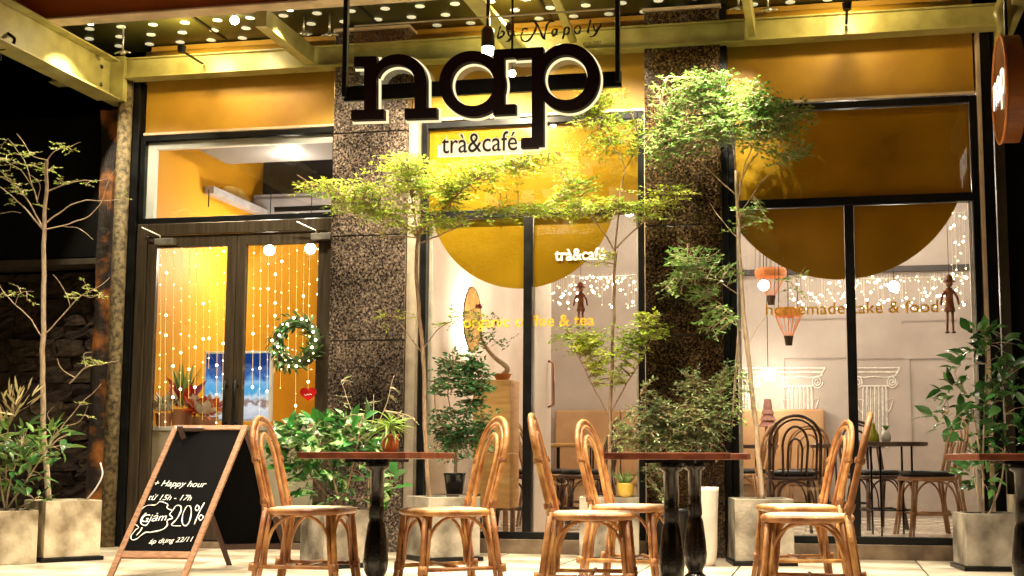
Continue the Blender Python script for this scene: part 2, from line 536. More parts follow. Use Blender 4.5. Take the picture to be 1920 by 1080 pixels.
# plinth / sill
SILL = mat('sill_stone', (.20, .14, .085), .5, col2=(.10, .065, .04), scale=8, bump=.1)
for a, b in ((-3.24, -1.33), (-.75, 1.19)):
    MB().box((a + .002, -.04, -.04), (b - .002, .06, .108)).build('window_plinth', SILL, bld, bevel=.004)
MB().box((-5.62, -.04, -.04), (-3.862, .06, .05)).build('door_threshold', SILL, bld, bevel=.004)
for nm, (a, b) in (('p1', (-3.86, -3.24)), ('p2', (-1.33, -.75))):
    zs = [-.05, .80, 1.64, 2.48, 3.32, 4.165]
    for k in range(5):
        MB().box((a, -.14, zs[k] + .005), (b, .12, zs[k + 1] - .005)).build('stone_slab', GRAN if nm == 'p1' else GRAND, bld, bevel=.003)
    MB().box((a + .01, -.125, -.05), (b - .01, .11, 4.17)).build('pillar_core', GROUT, bld)
    MB().box((a - .012, -.155, 4.168), (b + .012, .12, 4.19)).build('pillar_cap', LIGHTTRIM, bld)
# fascia panels
for a, b, jl in ((-5.60, -3.862, 1), (-3.238, -1.332, 2), (-.748, 1.12, 2)):
    MB().box((a, 0, 3.44), (b, .08, 3.90)).build('fascia_panel', OCHRE, bld, bevel=.003)
    MB().box((a, -.03, 3.415), (b, .05, 3.437)).build('fascia_trim', LIGHTTRIM, bld, bevel=.002)
    MB().box((a, .05, 3.90), (b, .15, 4.21)).build('upper_wall', OCHRE, bld)
    MB().tube([(a, .0, 4.10), (b, .0, 4.10)], .05, 12).build('cornice_roll', OCHRE, bld, smooth=True)
MB().box((-.748, -.10, .112), (-.701, .06, 4.2)).build('black_reveal', BLACKM, bld)
# side posts of the front
MB().box((X0 - .03, -.06, -.05), (-5.625, .06, 3.88)).build('corner_post', BLACKM, bld, bevel=.003)
MB().box((1.135, -.05, -.05), (1.165, .08, 3.88)).build('corner_post', LIGHTTRIM, bld, bevel=.003)
MB().box((1.165, -.04, -.05), (1.24, .08, 3.88)).build('corner_post', BLACKM, bld, bevel=.003)

def frame_rect(x0, x1, z0, z1, t, y0, y1, bars=()):
    mb = MB()
    mb.box((x0, y0, z0), (x0 + t, y1, z1)); mb.box((x1 - t, y0, z0), (x1, y1, z1))
    mb.box((x0 + t, y0, z1 - t), (x1 - t, y1, z1)); mb.box((x0 + t, y0, z0), (x1 - t, y1, z0 + t))
    return mb
TZ = 2.645
def window_bay(x0, x1, z0, mx, circ, filmlow=True):
    wroot = frame_rect(x0, x1, z0, 3.405, .05, -.03, .05).build('window', BLACKM, bld, bevel=.003)
    MB().box((x0 + .052, -.032, TZ - .035), (x1 - .052, .048, TZ + .03)).build('transom_bar', BLACKM, wroot, bevel=.003)
    MB().box((mx - .034, -.034, z0 + .052), (mx + .034, .046, TZ - .037)).build('mullion', BLACKM, wroot, bevel=.003)
    trim = mat('white_inner_trim', (.7, .62, .52), .5)
    MB().box((x0 + .052, .05, z0 + .05), (x0 + .075, .09, TZ)).build('inner_trim', trim, wroot)
    MB().box((x1 - .075, .05, z0 + .05), (x1 - .052, .09, TZ)).build('inner_trim', trim, wroot)
    for a, b, c, d in ((x0 + .05, mx - .034, z0 + .05, TZ - .035), (mx + .034, x1 - .05, z0 + .05, TZ - .035), (x0 + .05, x1 - .05, TZ + .03, 3.355)):
        MB().box((a, .004, c), (b, .010, d)).build('pane', GLASS, wroot)
    MB().box((x0 + .052, .02, TZ + .032), (x1 - .052, .026, 3.353)).build('window_film', FILM, wroot)
    cx, cz, R = circ
    for a, b in ((x0 + .052, mx - .036), (mx + .036, x1 - .052)):
        pts = []
        n = 40
        lo = max(a, cx - R + 1e-3); hi = min(b, cx + R - 1e-3)
        top = TZ - .037
        h = math.sqrt(max(0, R * R - (top - cz) ** 2))
        lo = max(a, cx - h); hi = min(b, cx + h)
        for i in range(n + 1):
            x = lo + (hi - lo) * i / n
            pts.append((x, min(top, cz - math.sqrt(max(0, R * R - (x - cx) ** 2)))))
        poly = pts + [(hi, top), (lo, top)]
        # drop duplicates
        cl = [poly[0]]
        for p in poly[1:]:
            if (p[0] - cl[-1][0]) ** 2 + (p[1] - cl[-1][1]) ** 2 > 1e-8: cl.append(p)
        if (cl[0][0] - cl[-1][0]) ** 2 + (cl[0][1] - cl[-1][1]) ** 2 < 1e-8: cl.pop()
        MB().prism(cl, .014, .018).build('round_film', FILM, wroot)
    return wroot
w1 = window_bay(-3.15, -1.35, .112, -2.27, (-2.33, 2.80, .755))
w2 = window_bay(-.70, 1.13, .112, .19, (.13, 2.98, .925))
GREYST = mat('grey_side_strip', (.30, .24, .18), .5, scale=10)
MB().box((-3.236, -.10, .10), (-3.16, .05, 3.41)).build('side_jamb', GREYST, bld)
MB().box((-1.346, -.06, .10), (-1.334, .05, 3.41)).build('side_jamb', LIGHTTRIM, bld)

# door bay
dw = frame_rect(-5.62, -3.865, 2.66, 3.41, .045, -.03, .05).build('transom_window', BLACKM, bld, bevel=.003)
MB().box((-5.573, .004, 2.705), (-3.912, .010, 3.365)).build('pane', GLASS, dw)
fr = MB()
fr.box((-5.573, .012, 2.706), (-5.50, .06, 3.363)); fr.box((-5.50, .012, 3.30), (-3.912, .06, 3.363))
fr.build('inner_trim', WHITEP, dw, bevel=.004)
df = MB()
df.box((-5.62, -.03, .052), (-5.53, .05, 2.655)); df.box((-3.935, -.03, .052), (-3.865, .05, 2.655)); df.box((-5.53, -.03, 2.56), (-3.935, .05, 2.655))
dfr = df.build('door_frame', DOORM, bld, bevel=.004)
def door(x0, x1, hx):
    d = MB()
    z0, z1, t = .06, 2.555, .082
    d.box((x0, -.012, z0), (x0 + t, .035, z1)); d.box((x1 - t, -.012, z0), (x1, .035, z1))
    d.box((x0 + t, -.012, z1 - .10), (x1 - t, .035, z1)); d.box((x0 + t, -.012, z0), (x1 - t, .035, z0 + .22))
    o = d.build('door', DOORM, bld, bevel=.004)
    MB().box((x0 + t - .005, .008, z0 + .215), (x1 - t + .005, .016, z1 - .095)).build('pane', GLASS, o)
    h = MB()
    h.tube([(hx, -.03, .95), (hx, -.065, .98), (hx, -.065, 1.32), (hx, -.03, 1.35)], .012, 8)
    h.tube([(hx, -.012, 1.0), (hx, -.065, 1.0)], .009, 6); h.tube([(hx, -.012, 1.30), (hx, -.065, 1.30)], .009, 6)
    h.build('handle', BLACKM, o, smooth=True)
    return o
d1 = door(-5.527, -4.732, -4.775)
d2 = door(-4.728, -3.938, -4.685)
sg_ = MB().tube([tuple(Vector(at(1012, 645, .05))), tuple(at(1014, 715, .05))], .008, 6)
for dx, s in ((at(310, 452, -.05).x, 1), (at(603, 437, -.05).x, 1)):
    c = MB().box((dx - .085, -.075, 2.475), (dx + .085, -.014, 2.525))
    c.tube([(dx - .05, -.05, 2.53), (dx - .05, -.05, 2.55), (dx - .20, -.085, 2.62)], .007, 6)
    c.build('door_closer', SILVER, d1 if dx < -4.73 else d2, bevel=.006)

# lettering on the glass
GOLD = mat('gold_vinyl', (.80, .42, .02), .4, emit=None, scale=20)
YV = -.001
def on_glass(txt, u0, u1, v, h_px, m, win, bold=.012, name='window_lettering'):
    p, q = at(u0, v, 0), at(u1, v, 0)
    z = (p.z + q.z) / 2
    k = (q.x - p.x) / (u1 - u0)
    o = text_on(name, txt, m, win, (p.x, .002, z), (q.x, .002, z), h=h_px * k, depth=.0015, bold=bold)
    return o
on_glass('organic coffee & tea', 868, 1114, 612, 21, GOLD, w1)
on_glass('homemade cake & food', 1436, 1760, 588, 23, GOLD, w2)
on_glass('trà&café', 1040, 1135, 487, 22, mat('white_vinyl', (.85, .84, .78), .5), w1, bold=.02)

# ------------------------------------------------------------------ canopy
can = thing('entrance_canopy', 'steel canopy over the cafe front with a dark roof dotted in rows of white circles', 'canopy')
MB().box((-6.4, -.16, 3.885), (1.3, -.05, 4.035)).build('wall_beam', OLIVE, can, bevel=.004)
MB().box((-6.4, -.20, 3.872), (1.3, -.05, 3.884)).build('beam_flange', OLIVE, can)
MB().box((-6.4, -.19, 4.036), (1.3, -.05, 4.046)).build('beam_flange', OLIVE, can)
ROOFM = mat('dark_glass_roof', (.045, .042, .008), .35, col2=(.022, .020, .003), scale=1.2)
MB().box((-6.9, -1.1, 4.222), (3, .2, 4.25)).build('roof_panel', ROOFM, can)
for x in (-4.9, -3.5, -2.1, -.9, .4):
    MB().box((x - .012, -1.1, 4.212), (x + .012, -.0, 4.2215)).build('roof_joint', BLACKM, can)
DOT = mat('white_roof_dot', (.88, .85, .66), .6, scale=10, emit=(1, .93, .62), estr=.45)  # faint emission stands in for uplight falling on the dots
dm = MB().lathe([(.0375, -.002), (.0375, .002)], n=16).mesh('roof_dot', DOT)
for j in range(0, 5):
    y = -.005 - .23 * j
    k = 0
    x = -6.4 + (.14 if j % 2 else 0) - .04
    while x < 2.2:
        p = (x, y, 4.2165)
        link('roof_dot', dm, can, 0, p)
        x += .283
MB().box((-7.2, -1.24, 4.035), (1.6, -1.13, 4.75)).build('front_fascia', BROWNF, can, bevel=.004)
MB().box((-7.2, -1.26, 4.018), (1.6, -1.10, 4.034)).build('fascia_edge_strip', LIGHTTRIM, can, bevel=.003)
# I section side beam towards the street
sb = MB()
xw = -5.83
sb.box((xw - .006, -4.2, 3.702), (xw + .006, -.21, 4.008)); sb.box((xw - .10, -4.2, 3.685), (xw + .10, -.21, 3.70)); sb.box((xw - .09, -4.2, 4.01), (xw + .09, -.21, 4.025))
sbo = sb.build('side_beam', OLIVE, can, bevel=.002)
for z in (3.78, 3.93):
    MB().lathe([(.018, 0), (.018, .008), (.01, .012)], n=6).build('bolt', IRON, sbo, loc=(xw + .007, -.35, z)).rotation_euler = (0, PI / 2, 0)
MB().box((-5.88, -.21, 3.68), (-5.70, -.02, 4.06)).build('beam_end_plate', OLIVE, can, bevel=.003)
def cbeam(p, q, wd, ht, nm='cross_beam', m=OLIVE):
    mb = MB(); mb.beam(p, q, wd, ht)
    return mb.build(nm, m, can, bevel=.004)
cbeam((-4.06, -1.13, 3.97), (-4.06, -.2, 3.96), .09, .14)
cbeam((-.50, -1.13, 3.98), (-.50, -.2, 3.97), .055, .15)
a = at(972, 96, -.24); b = at(880, -12, -.8)
cbeam(a, b, .16, .03, 'tie_plate')
a = at(1075, 78, -.24); b = at(1040, -10, -.9)
cbeam(a, b, .06, .03, 'tie_plate')
cbeam((1.32, -3.5, 3.9), (1.32, -.0, 3.9), .10, .28, 'side_beam')
# front bay roof out of the picture, it carries the downlights
MB().box((-7.2, -5.2, 4.76), (3, -1.1, 4.80)).build('front_roof', BROWNF, can)
# glass point fittings
for u, v in ((570, 60), (618, 62), (230, 95), (1385, 12), (1440, 15)):
    p = at(u, v, -.45)
    f_ = MB()
    f_.tube([(p.x, p.y, p.z), (p.x, p.y, 4.222)], .008, 6)
    f_.lathe([(.02, -.03), (.028, -.02), (.028, -.005), (.012, 0)], p, 10)
    for s in (-1, 1): f_.tube([p, p + Vector((s * .07, 0, -.02))], .008, 6)
    f_.build('point_fitting', SILVER, can, smooth=True)
# speckled round post at the left corner and the light steel post
RPOST = mat('weathered_post_paint', (.20, .15, .07), .7, col2=(.03, .02, .008), scale=26, bump=.5, contrast=(.35, .62), detail=9)
pp = MB().tube([(-5.735, -.10, -.05), (-5.735, -.10, 1.9), (-5.735, -.10, 3.87)], .058, 20)
tag(pp.build('canopy_post', RPOST, smooth=True), 'weathered round post mottled yellow and brown at the left corner of the door', 'post')

# ------------------------------------------------------------------ neighbours
DARK = mat('black_cladding', (.003, .0025, .002), .6, scale=3, spec=.2)
nb = thing('neighbour_wall', 'dark rough stone wall of the next building behind the bare sapling', 'wall')
MB().box((-12, .55, -.05), (-5.80, .75, 3.66)).build('backing_wall', DARK, nb)
MB().box((-12, .12, 2.42), (-5.98, .5, 3.66)).build('black_overhang', DARK, nb, bevel=.004)
MB().box((-12, .115, 2.36), (-5.98, .5, 2.41)).build('overhang_edge', mat('dark_trim', (.07, .055, .04), .4), nb)
STONE = mat('dark_wall_stone', (.07, .036, .018), .75, col2=(.012, .007, .004), scale=9, bump=.9, bscale=22, contrast=(.35, .65), detail=8, island=.5)
sms = []
for k in range(5):
    mb = MB().box((-.5, -.5, -.5), (.5, .5, .5))
    bm = bmesh.new()
    me = mb.mesh('stone', STONE)
    bm.from_mesh(me)
    bmesh.ops.subdivide_edges(bm, edges=bm.edges, cuts=2, use_grid_fill=True)
    for v in bm.verts:
        v.co += Vector((rnd.uniform(-.07, .07), rnd.uniform(-.16, .16), rnd.uniform(-.09, .09)))
    bm.to_mesh(me); bm.free()
    sms.append(me)
z = 0
while z < 2.34:
    h = rnd.uniform(.10, .17)
    x = -7.25
    while x < -6.0:
        wdt = rnd.uniform(.16, .34)
        o = link('stone', rnd.choice(sms), nb, 0, (x + wdt / 2, .50 + rnd.uniform(-.03, .02), z + h / 2))
        o.scale = (wdt * .97, .16, min(h, 2.36 - z) * .95)
        x += wdt
    z += h
OSTONE = mat('orange_lit_stone', (.30, .10, .012), .7, col2=(.012, .005, .002), scale=3.2, bump=.8, bscale=16, contrast=(.50, .62), detail=7)  # orange patches are warm lamplight put into the stone colour
op = MB()
op.box((-6.00, .0, -.05), (-5.80, .45, 3.66))
opo = op.build('stone_pier', OSTONE)
tag(opo, 'narrow rough pier of dark stone with painted orange light between the sapling and the round post', 'pier')
bm = bmesh.new(); bm.from_mesh(opo.data)
bmesh.ops.subdivide_edges(bm, edges=bm.edges, cuts=11, use_grid_fill=True)
for v in bm.verts:
    n_ = mnoise.noise(Vector((v.co.x * 9, v.co.y * 9, v.co.z * 5)))
    v.co += Vector((n_ * .03, -abs(n_) * .06, 0)) if v.co.y < .2 else Vector((0, 0, 0))
bm.to_mesh(opo.data); bm.free()
nr_ = thing('neighbour_building', 'unlit dark building front to the right of the cafe', 'building')
MB().box((1.30, .3, -.05), (7, .5, 5)).build('wall', DARK, nr_)
MB().box((1.62, .1, -.05), (1.74, .3, 5)).build('pilaster', mat('dark_brown_paint', (.05, .02, .01), .5), nr_, bevel=.004)
MB().box((1.26, .05, -.05), (1.33, .3, 3.9)).build('pilaster', mat('dark_olive_paint', (.07, .055, .025), .5), nr_, bevel=.004)

# wrought iron curl at the far left edge
ib = MB()
ib.tube(smooth_path([at(-20, 86, -1.6), at(4, 92, -1.6), at(24, 82, -1.6), at(26, 72, -1.6), at(12, 62, -1.6), at(2, 68, -1.6)]), .012, 8)
ib.tube(smooth_path([at(-25, 66, -1.6), at(-5, 66, -1.6), at(14, 62, -1.6)]), .014, 8)
ib.tube(smooth_path([at(-4, 95, -1.6), at(0, 110, -1.6), at(-14, 125, -1.6)]), .012, 8)
tag(ib.build('iron_hook', IRON, smooth=True), 'curled black iron hook hanging under the left canopy beam', 'hook')

# ------------------------------------------------------------------ hanging main sign
SY = -1.6
sign = thing('hanging_sign', 'large dark brown slab letters on a black hanging frame with a cream glowing outline', 'sign')
LET = mat('dark_brown_letter', (.009, .0018, .0018), .6, col2=(.006, .001, .001), scale=4, spec=.15)
HALO = glow('cream_halo', (1, .80, .45), 1.25)
def P3(x, y):
    p = at(600 + x / 3, y / 3, SY)
    return (p.x, p.z)
def quad(x0, y0, x1, y1, sl=-.05, g=0):
    # sloped box in the picture is a level one on the sign
    return [P3(x0 - g, y0 + sl * 0 - g), P3(x1 + g, y0 + sl * (x1 - x0) - g), P3(x1 + g, y1 + sl * (x1 - x0) + g), P3(x0 - g, y1 + g)]
def ringpoly(mb, c, ro, ri, y0, y1, a0=0, a1=360, n=56, g=0):
    full = (a1 - a0) >= 360
    out = []; inn = []
    for i in range(n if full else n + 1):
        a = math.radians(a0 + (a1 - a0) * i / n)
        out.append(P3(c[0] + (ro[0] + g) * math.cos(a), c[1] - (ro[1] + g) * math.sin(a)))
        inn.append(P3(ri[2] + (ri[0] - g) * math.cos(a), ri[3] - (ri[1] - g) * math.sin(a)))
    m = len(out)
    vs = [(x, y0, z) for x, z in out] + [(x, y0, z) for x, z in inn] + [(x, y1, z) for x, z in out] + [(x, y1, z) for x, z in inn]
    fs = []
    for i in range(m if full else m - 1):
        j = (i + 1) % m
        fs += [(i, j, m + j, m + i), (2 * m + i, 3 * m + i, 3 * m + j, 2 * m + j), (i, 2 * m + i, 2 * m + j, j), (m + i, m + j, 3 * m + j, 3 * m + i)]
    if not full:
        fs += [(0, m, 3 * m, 2 * m), (m - 1, 3 * m - 1, 4 * m - 1, 2 * m - 1)]
    mb.add(vs, fs)
def letter(boxes, rings):
    objs = []
    for kind, g, y0, y1 in (('letter', 0, SY - .05, SY), ('letter_halo', 9, SY + .012, SY + .022)):
        mb = MB(); e = 0
        for (x0, y0b, x1, y1b, sl) in boxes:
            pl = quad(x0, y0b, x1, y1b, sl, g)
            mb.prism(pl, y0 - e, y1 + e * .5); e += .0014
        for (c, ro, ri, a0, a1) in rings:
            ringpoly(mb, c, ro, ri, y0 - e, y1 + e * .5, a0, a1, g=g); e += .0014
        if kind == 'letter':
            o = mb.build(kind, LET, sign)
        else:
            mb.build(kind, HALO, objs[0])
        objs.append(o)
letter([(205, 330, 332, 388, -.02), (262, 340, 330, 650, -.03), (190, 630, 372, 686, -.03), (545, 455, 612, 640, -.03), (490, 622, 668, 680, -.03)],
       [((455, 462), (156, 144), (104, 88, 441, 464), 0, 168)])
letter([(985, 292, 1116, 342, -.06), (985, 300, 1046, 650, -.06), (985, 602, 1110, 658, -.05)],
       [((868, 483), (186, 184), (122, 124, 868, 483), 0, 360)])
letter([(1108, 285, 1262, 342, -.06), (1200, 285, 1266, 832, -.04), (1140, 786, 1232, 842, -.04)],
       [((1400, 448), (180, 190), (122, 126, 1390, 448), 0, 360)])
# frame
p0 = at(645, 185, SY); p1 = at(1158, 160, SY)
for u in (647, 1158):
    x = at(u, 100, SY).x
    MB().box((x - .016, SY - .012, p0.z + .012), (x + .016, SY + .03, 4.755)).build('sign_post', BLACKM, sign, bevel=.003)
mb = MB().box((at(642, 170, SY).x, SY + .024, at(645, 188, SY).z), (at(1164, 170, SY).x, SY + .060, at(645, 160, SY).z))
mb.build('sign_bar', BLACKM, sign, bevel=.003)
# acrylic sheet with the small lettering
ax0, ax1 = at(652, 100, SY).x + .02, at(1155, 100, SY).x - .02
az0, az1 = at(1000, 292, SY).z, at(900, 28, SY).z
acx = MB().box((ax0, SY + .062, at(900, 150, SY).z), (ax1, SY + .068, az1)).build('acrylic_sheet', ACRYL, sign)
EDGE = mat('bright_acrylic_edge', (.8, .76, .6), .3, scale=9)
MB().box((ax0, SY + .058, az1), (ax1, SY + .072, az1 + .008)).build('sheet_edge', EDGE, sign)
pl = at(822, 292, SY); pr = at(978, 286, SY)
plate = MB().box((pl.x, SY + .03, pl.z), (pr.x + .02, SY + .036, at(900, 246, SY).z)).build('small_plate', ACRYL, sign)
pw0, pw1 = at(818, 293, SY), at(980, 262, SY)
MB().box((pw0.x, SY + .0375, pw0.z), (pw1.x, SY + .0415, pw1.z)).build('white_plate', glow('plate_light', (1, .88, .72), 1.5), sign)
a, b = at(826, 286, SY), at(968, 280, SY)
DLET = mat('dark_lettering', (.020, .006, .005), .5)
zb = (a.z + b.z) / 2
text_on('small_lettering', 'trà&café', DLET, sign, (a.x, SY + .020, zb), (b.x, SY + .020, zb), h=abs(a.z - at(826, 250, SY).z), depth=.006, bold=.0)
text_on('lettering_backing', 'trà&café', HALO, sign, (a.x - .006, SY + .0285, zb - .006), (b.x + .006, SY + .0285, zb - .006), h=abs(a.z - at(826, 246, SY).z), depth=.003, bold=.045)
# script lettering: strokes
def stroke_text(parent, m, name, strokes, place, r=.004, n=5, taper=True):
    mb = MB()
    for st in strokes:
        pts = smooth_path([place(x, y) for x, y in st], 5)
        k = len(pts)
        rs = [r * (.55 + .45 * math.sin(PI * min(1, max(0, i / max(1, k - 1)))) + .25 * math.sin(i * .9)) for i in range(k)] if taper else r
        mb.tube(pts, rs, n)
    return mb.build(name, m, parent, smooth=True)
def scr(x, y):        # coordinates of the 6x detail of the photo, origin (860, 0)
    p = at(860 + x / 6, y / 6, SY); return Vector((p.x, SY + .054, p.z))
script = [
 [(450, 262), (430, 330), (420, 400), (445, 395), (480, 370), (490, 330), (465, 325), (435, 350)],
 [(530, 320), (545, 370), (570, 372), (600, 310)], [(600, 310), (580, 370), (545, 430), (515, 440)],
 [(700, 330), (680, 370), (700, 430), (760, 430), (820, 350), (850, 270), (830, 210), (805, 205)],
 [(850, 220), (890, 300), (930, 400), (960, 410)], [(940, 415), (955, 330), (975, 250), (1020, 205), (1060, 220)],
 [(760, 300), (720, 290), (690, 320)],
 [(1080, 300), (1050, 300), (1030, 340), (1045, 370), (1075, 350), (1090, 295), (1080, 350), (1100, 362)],
 [(1175, 280), (1165, 350), (1155, 410)], [(1172, 300), (1200, 275), (1225, 300), (1215, 345), (1185, 360), (1168, 340)],
 [(1310, 265), (1285, 300), (1300, 345), (1335, 340), (1350, 300), (1340, 265), (1310, 262)],
 [(1470, 190), (1450, 270), (1438, 335), (1455, 345)],
 [(1500, 250), (1510, 305), (1535, 310), (1590, 235)], [(1590, 235), (1560, 300), (1510, 370), (1460, 385)]]
stroke_text(sign, DLET, 'script_lettering', script, scr, .0075)
text_on('tiny_lettering', 'since 2002', DLET, sign, scr(1380, 475), scr(1590, 462), depth=.003, shear=.3)

# round blade sign at the right edge
bs = thing('round_blade_sign', 'round orange sign with glowing white lettering hanging at the right edge of the front', 'sign')
BX = 1.155
pt = at(1893, 75, -1.1); pb = at(1878, 270, -1.1)
R_ = abs(pt.z - pb.z) / 2 * 1.0; cz = (pt.z + pb.z) / 2; cy = -1.15
ODISC = mat('orange_sign_disc', (.24, .075, .010), .5, col2=(.13, .035, .005), scale=3)
c = MB()
for i in range(48): pass
def disc_x(x0, x1, r, name, m, par, ry=None):
    ring = [(0, cy + r * math.cos(2 * PI * i / 48), cz + r * math.sin(2 * PI * i / 48)) for i in range(48)]
    mb = MB(); vs = [(x0, y, z) for _, y, z in ring] + [(x1, y, z) for _, y, z in ring]
    mb.add(vs, [tuple(range(48)), tuple(range(95, 47, -1))] + [(i, 48 + i, 48 + (i + 1) % 48, (i + 1) % 48) for i in range(48)])
    return mb.build(name, m, par)
disc_x(BX, BX + .11, R_, 'sign_drum', ODISC, bs)
rim = MB().tube([(BX - .004, cy + R_ * math.cos(2 * PI * i / 48), cz + R_ * math.sin(2 * PI * i / 48)) for i in range(48)], .010, 8, closed=True)
rim.build('sign_rim', mat('orange_rim', (.65, .22, .05), .4), bs, smooth=True)
text_on('lettering', 'nap', glow('white_sign_light', (1, .88, .68), 2.2), bs, (BX - .012, cy + R_ * .78, cz - .07), (BX - .012, cy - R_ * .74, cz - .07), h=.17, depth=.004, bold=.0)
MB().tube([(BX + .05, cy, cz + R_), (BX + .05, cy, 3.78)], .012, 8).build('hanger', BLACKM, bs)
br = MB(); br.tube([at(1900, -5, -.9), at(1880, 30, -.9), at(1884, 62, -.9)], [.06, .07, .03], 10)
tag(br.build('olive_lamp_housing', OLIVE, smooth=True), 'olive cone shaped housing above the round orange sign', 'lamp housing')

# ------------------------------------------------------------------ lamps
LAMPS = []
def downlight(loc, power, label, aim=None, cone=95, col=(1, .74, .42), size=.06):
    t = thing('canopy_downlight', label, 'lamp', loc, group='downlights under the canopy')
    MB().lathe([(.055, 0), (.055, .12), (.03, .14)], n=16).build('lamp_housing', BLACKM, t, smooth=False)
    MB().lathe([(.045, -.004), (.045, .0)], n=16).build('lamp_lens', glow('lamp_lens', (1, .85, .6), 25), t)
    lamp('downlight_beam', 'SPOT', Vector(loc) + Vector((0, 0, -.02)), power, col, aim or (loc[0], loc[1], 0), t, size, cone)
N5 = ('one', 'two', 'three', 'four', 'five')
for i, (x, y, pw) in enumerate(((-5.0, -2.9, 650), (-3.3, -3.1, 1050), (-1.8, -3.2, 1080), (-.3, -3.1, 1080), (1.3, -2.9, 720))):
    downlight((x, y, 4.60), pw, 'black downlight can under the front roof, number %s from the left' % N5[i], aim=(x * .98, y + .45, 0), col=(1, .85, .62), cone=78)
for i, (x, y, pw) in enumerate(((-4.6, -4.7, 420), (-2.4, -4.9, 480), (-.4, -4.9, 480))):
    downlight((x, y, 4.60), pw, 'black downlight can over the tables, number %s from the left' % N5[i], aim=(x - .1, y + 1.9, 0), col=(1, .85, .62))
for i, (x, y, ax, ay, az, pw) in enumerate(((-5.55, -.98, -5.6, -.5, 1.0, 420), (-3.9, -.98, -3.5, -.5, 2.0, 420), (-2.9, -1.0, -2.9, -.5, 2.0, 650), (-1.5, -1.0, -1.7, -.4, 2.0, 650), (-.55, -1.02, -.75, -.5, 2.4, 900))):
    t = thing('canopy_spotlight', 'small black spotlight under the dotted roof aimed at the plants, number %s from the left' % N5[i], 'lamp', (x, y, 4.10), group='spotlights under the dotted roof')
    MB().lathe([(.03, -.03), (.035, .04), (.02, .06)], n=14).build('lamp_housing', BLACKM, t)
    MB().tube([(0, 0, .05), (0, 0, .122)], .008, 6).build('stem', BLACKM, t)
    MB().lathe([(.026, -.034), (.026, -.031)], n=14).build('lamp_lens', glow('lamp_lens', (1, .85, .6), 25), t)
    lamp('spot_beam', 'SPOT', Vector((x, y, 4.06)), pw, (1, .88, .62), (ax, ay, az), t, .03, 110)
# flood lamp seen through the acrylic sheet
fp = at(915, 82, -.75)
t = thing('flood_lamp', 'bright white flood lamp on a dark bracket behind the hanging sign', 'lamp', fp)
MB().lathe([(.03, -.04), (.05, -.02), (.05, .10), (.03, .13)], n=16).build('lamp_housing', BLACKM, t, smooth=True)
MB().ball((0, 0, -.05), .048, 16, 8).build('lamp_lens', BULBW, t, smooth=True)
MB().box((-.012, -.012, .12), (.012, .012, 4.222 - fp.z)).build('bracket', BLACKM, t)
lamp('flood_beam', 'SPOT', fp + Vector((0, 0, -.11)), 420, (1, .82, .5), (fp.x - .3, -.1, 2.2), t, .05, 140)
sp = at(440, 38, -.55)
t = thing('roof_spotlight', 'small glowing spotlight under the dotted canopy roof above the door', 'lamp', sp)
MB().ball((0, 0, 0), .035, 16, 8).build('lamp_lens', BULBW, t, smooth=True)
MB().tube([(0, 0, .03), (0, 0, 4.22 - sp.z)], .012, 8).build('stem', BLACKM, t)
lamp('spot_beam', 'SPOT', sp + Vector((0, 0, -.05)), 60, (1, .75, .4), (-4.9, -.1, 2.5), t, .04, 140)
sp = at(960, 138, -.75)
t = thing('small_spotlight', 'small glowing spotlight between the second and third sign letters', 'lamp', sp)
MB().ball((0, 0, 0), .028, 16, 8).build('lamp_lens', BULBW, t, smooth=True)
MB().tube([(0, 0, .02), (0, 0, 4.22 - sp.z)], .009, 8).build('stem', BLACKM, t)
# uplights washing the fascia sit on the wall beam
for i, x in enumerate((-5.0, -2.3, .2)):
    t = thing('beam_uplight', 'small canopy uplight on the wall beam, %s' % ('above the door', 'behind the hanging sign', 'above the right window')[i], 'lamp', (x, -.55, 3.99), group='uplights on the wall beam')
    MB().lathe([(.03, -.05), (.035, 0)], n=12).build('lamp_housing', BLACKM, t)
    MB().box((-.01, 0, -.04), (.01, .36, -.03)).build('bracket', BLACKM, t)
    lamp('uplight_beam', 'POINT', (x, -.55, 4.03), 30, (1, .78, .35), None, t, .03)

# indoor lamps
def pendant(u, v, Y, power, label, r=.05, col=(1, .87, .68), m=BULBW, top=3.46):
    p = at(u, v, Y)
    t = thing('pendant_bulb', label, 'lamp', p, group='bare bulbs hanging indoors')
    MB().ball((0, 0, 0), r, 14, 8).build('bulb', m, t, smooth=True)
    if top > p.z: MB().tube([(0, 0, r), (0, 0, top - p.z)], .004, 5).build('cord', BLACKM, t)
    lamp('bulb_light', 'POINT', p + Vector((0, 0, -r - .02)), power, col, None, t, .06)
pendant(350, 473, 1.2, 45, 'bright bulb behind the top of the left door pane')
pendant(505, 469, 1.4, 60, 'bright bulb behind the top left of the right door pane')
pendant(582, 466, 1.6, 60, 'bright bulb behind the top right of the right door pane')
pendant(1676, 537, 2.4, 40, 'bright bulb among fairy lights behind the right window pane')
pendant(1432, 535, 2.0, 35, 'bright bulb beside the upper orange balloon lamp')
pendant(1440, 702, 3.7, 22, 'glowing bulb low against the back wall near the mural', r=.07)
pendant(1180, 395, 1.3, 60, 'bright bulb behind the centre transom pane')
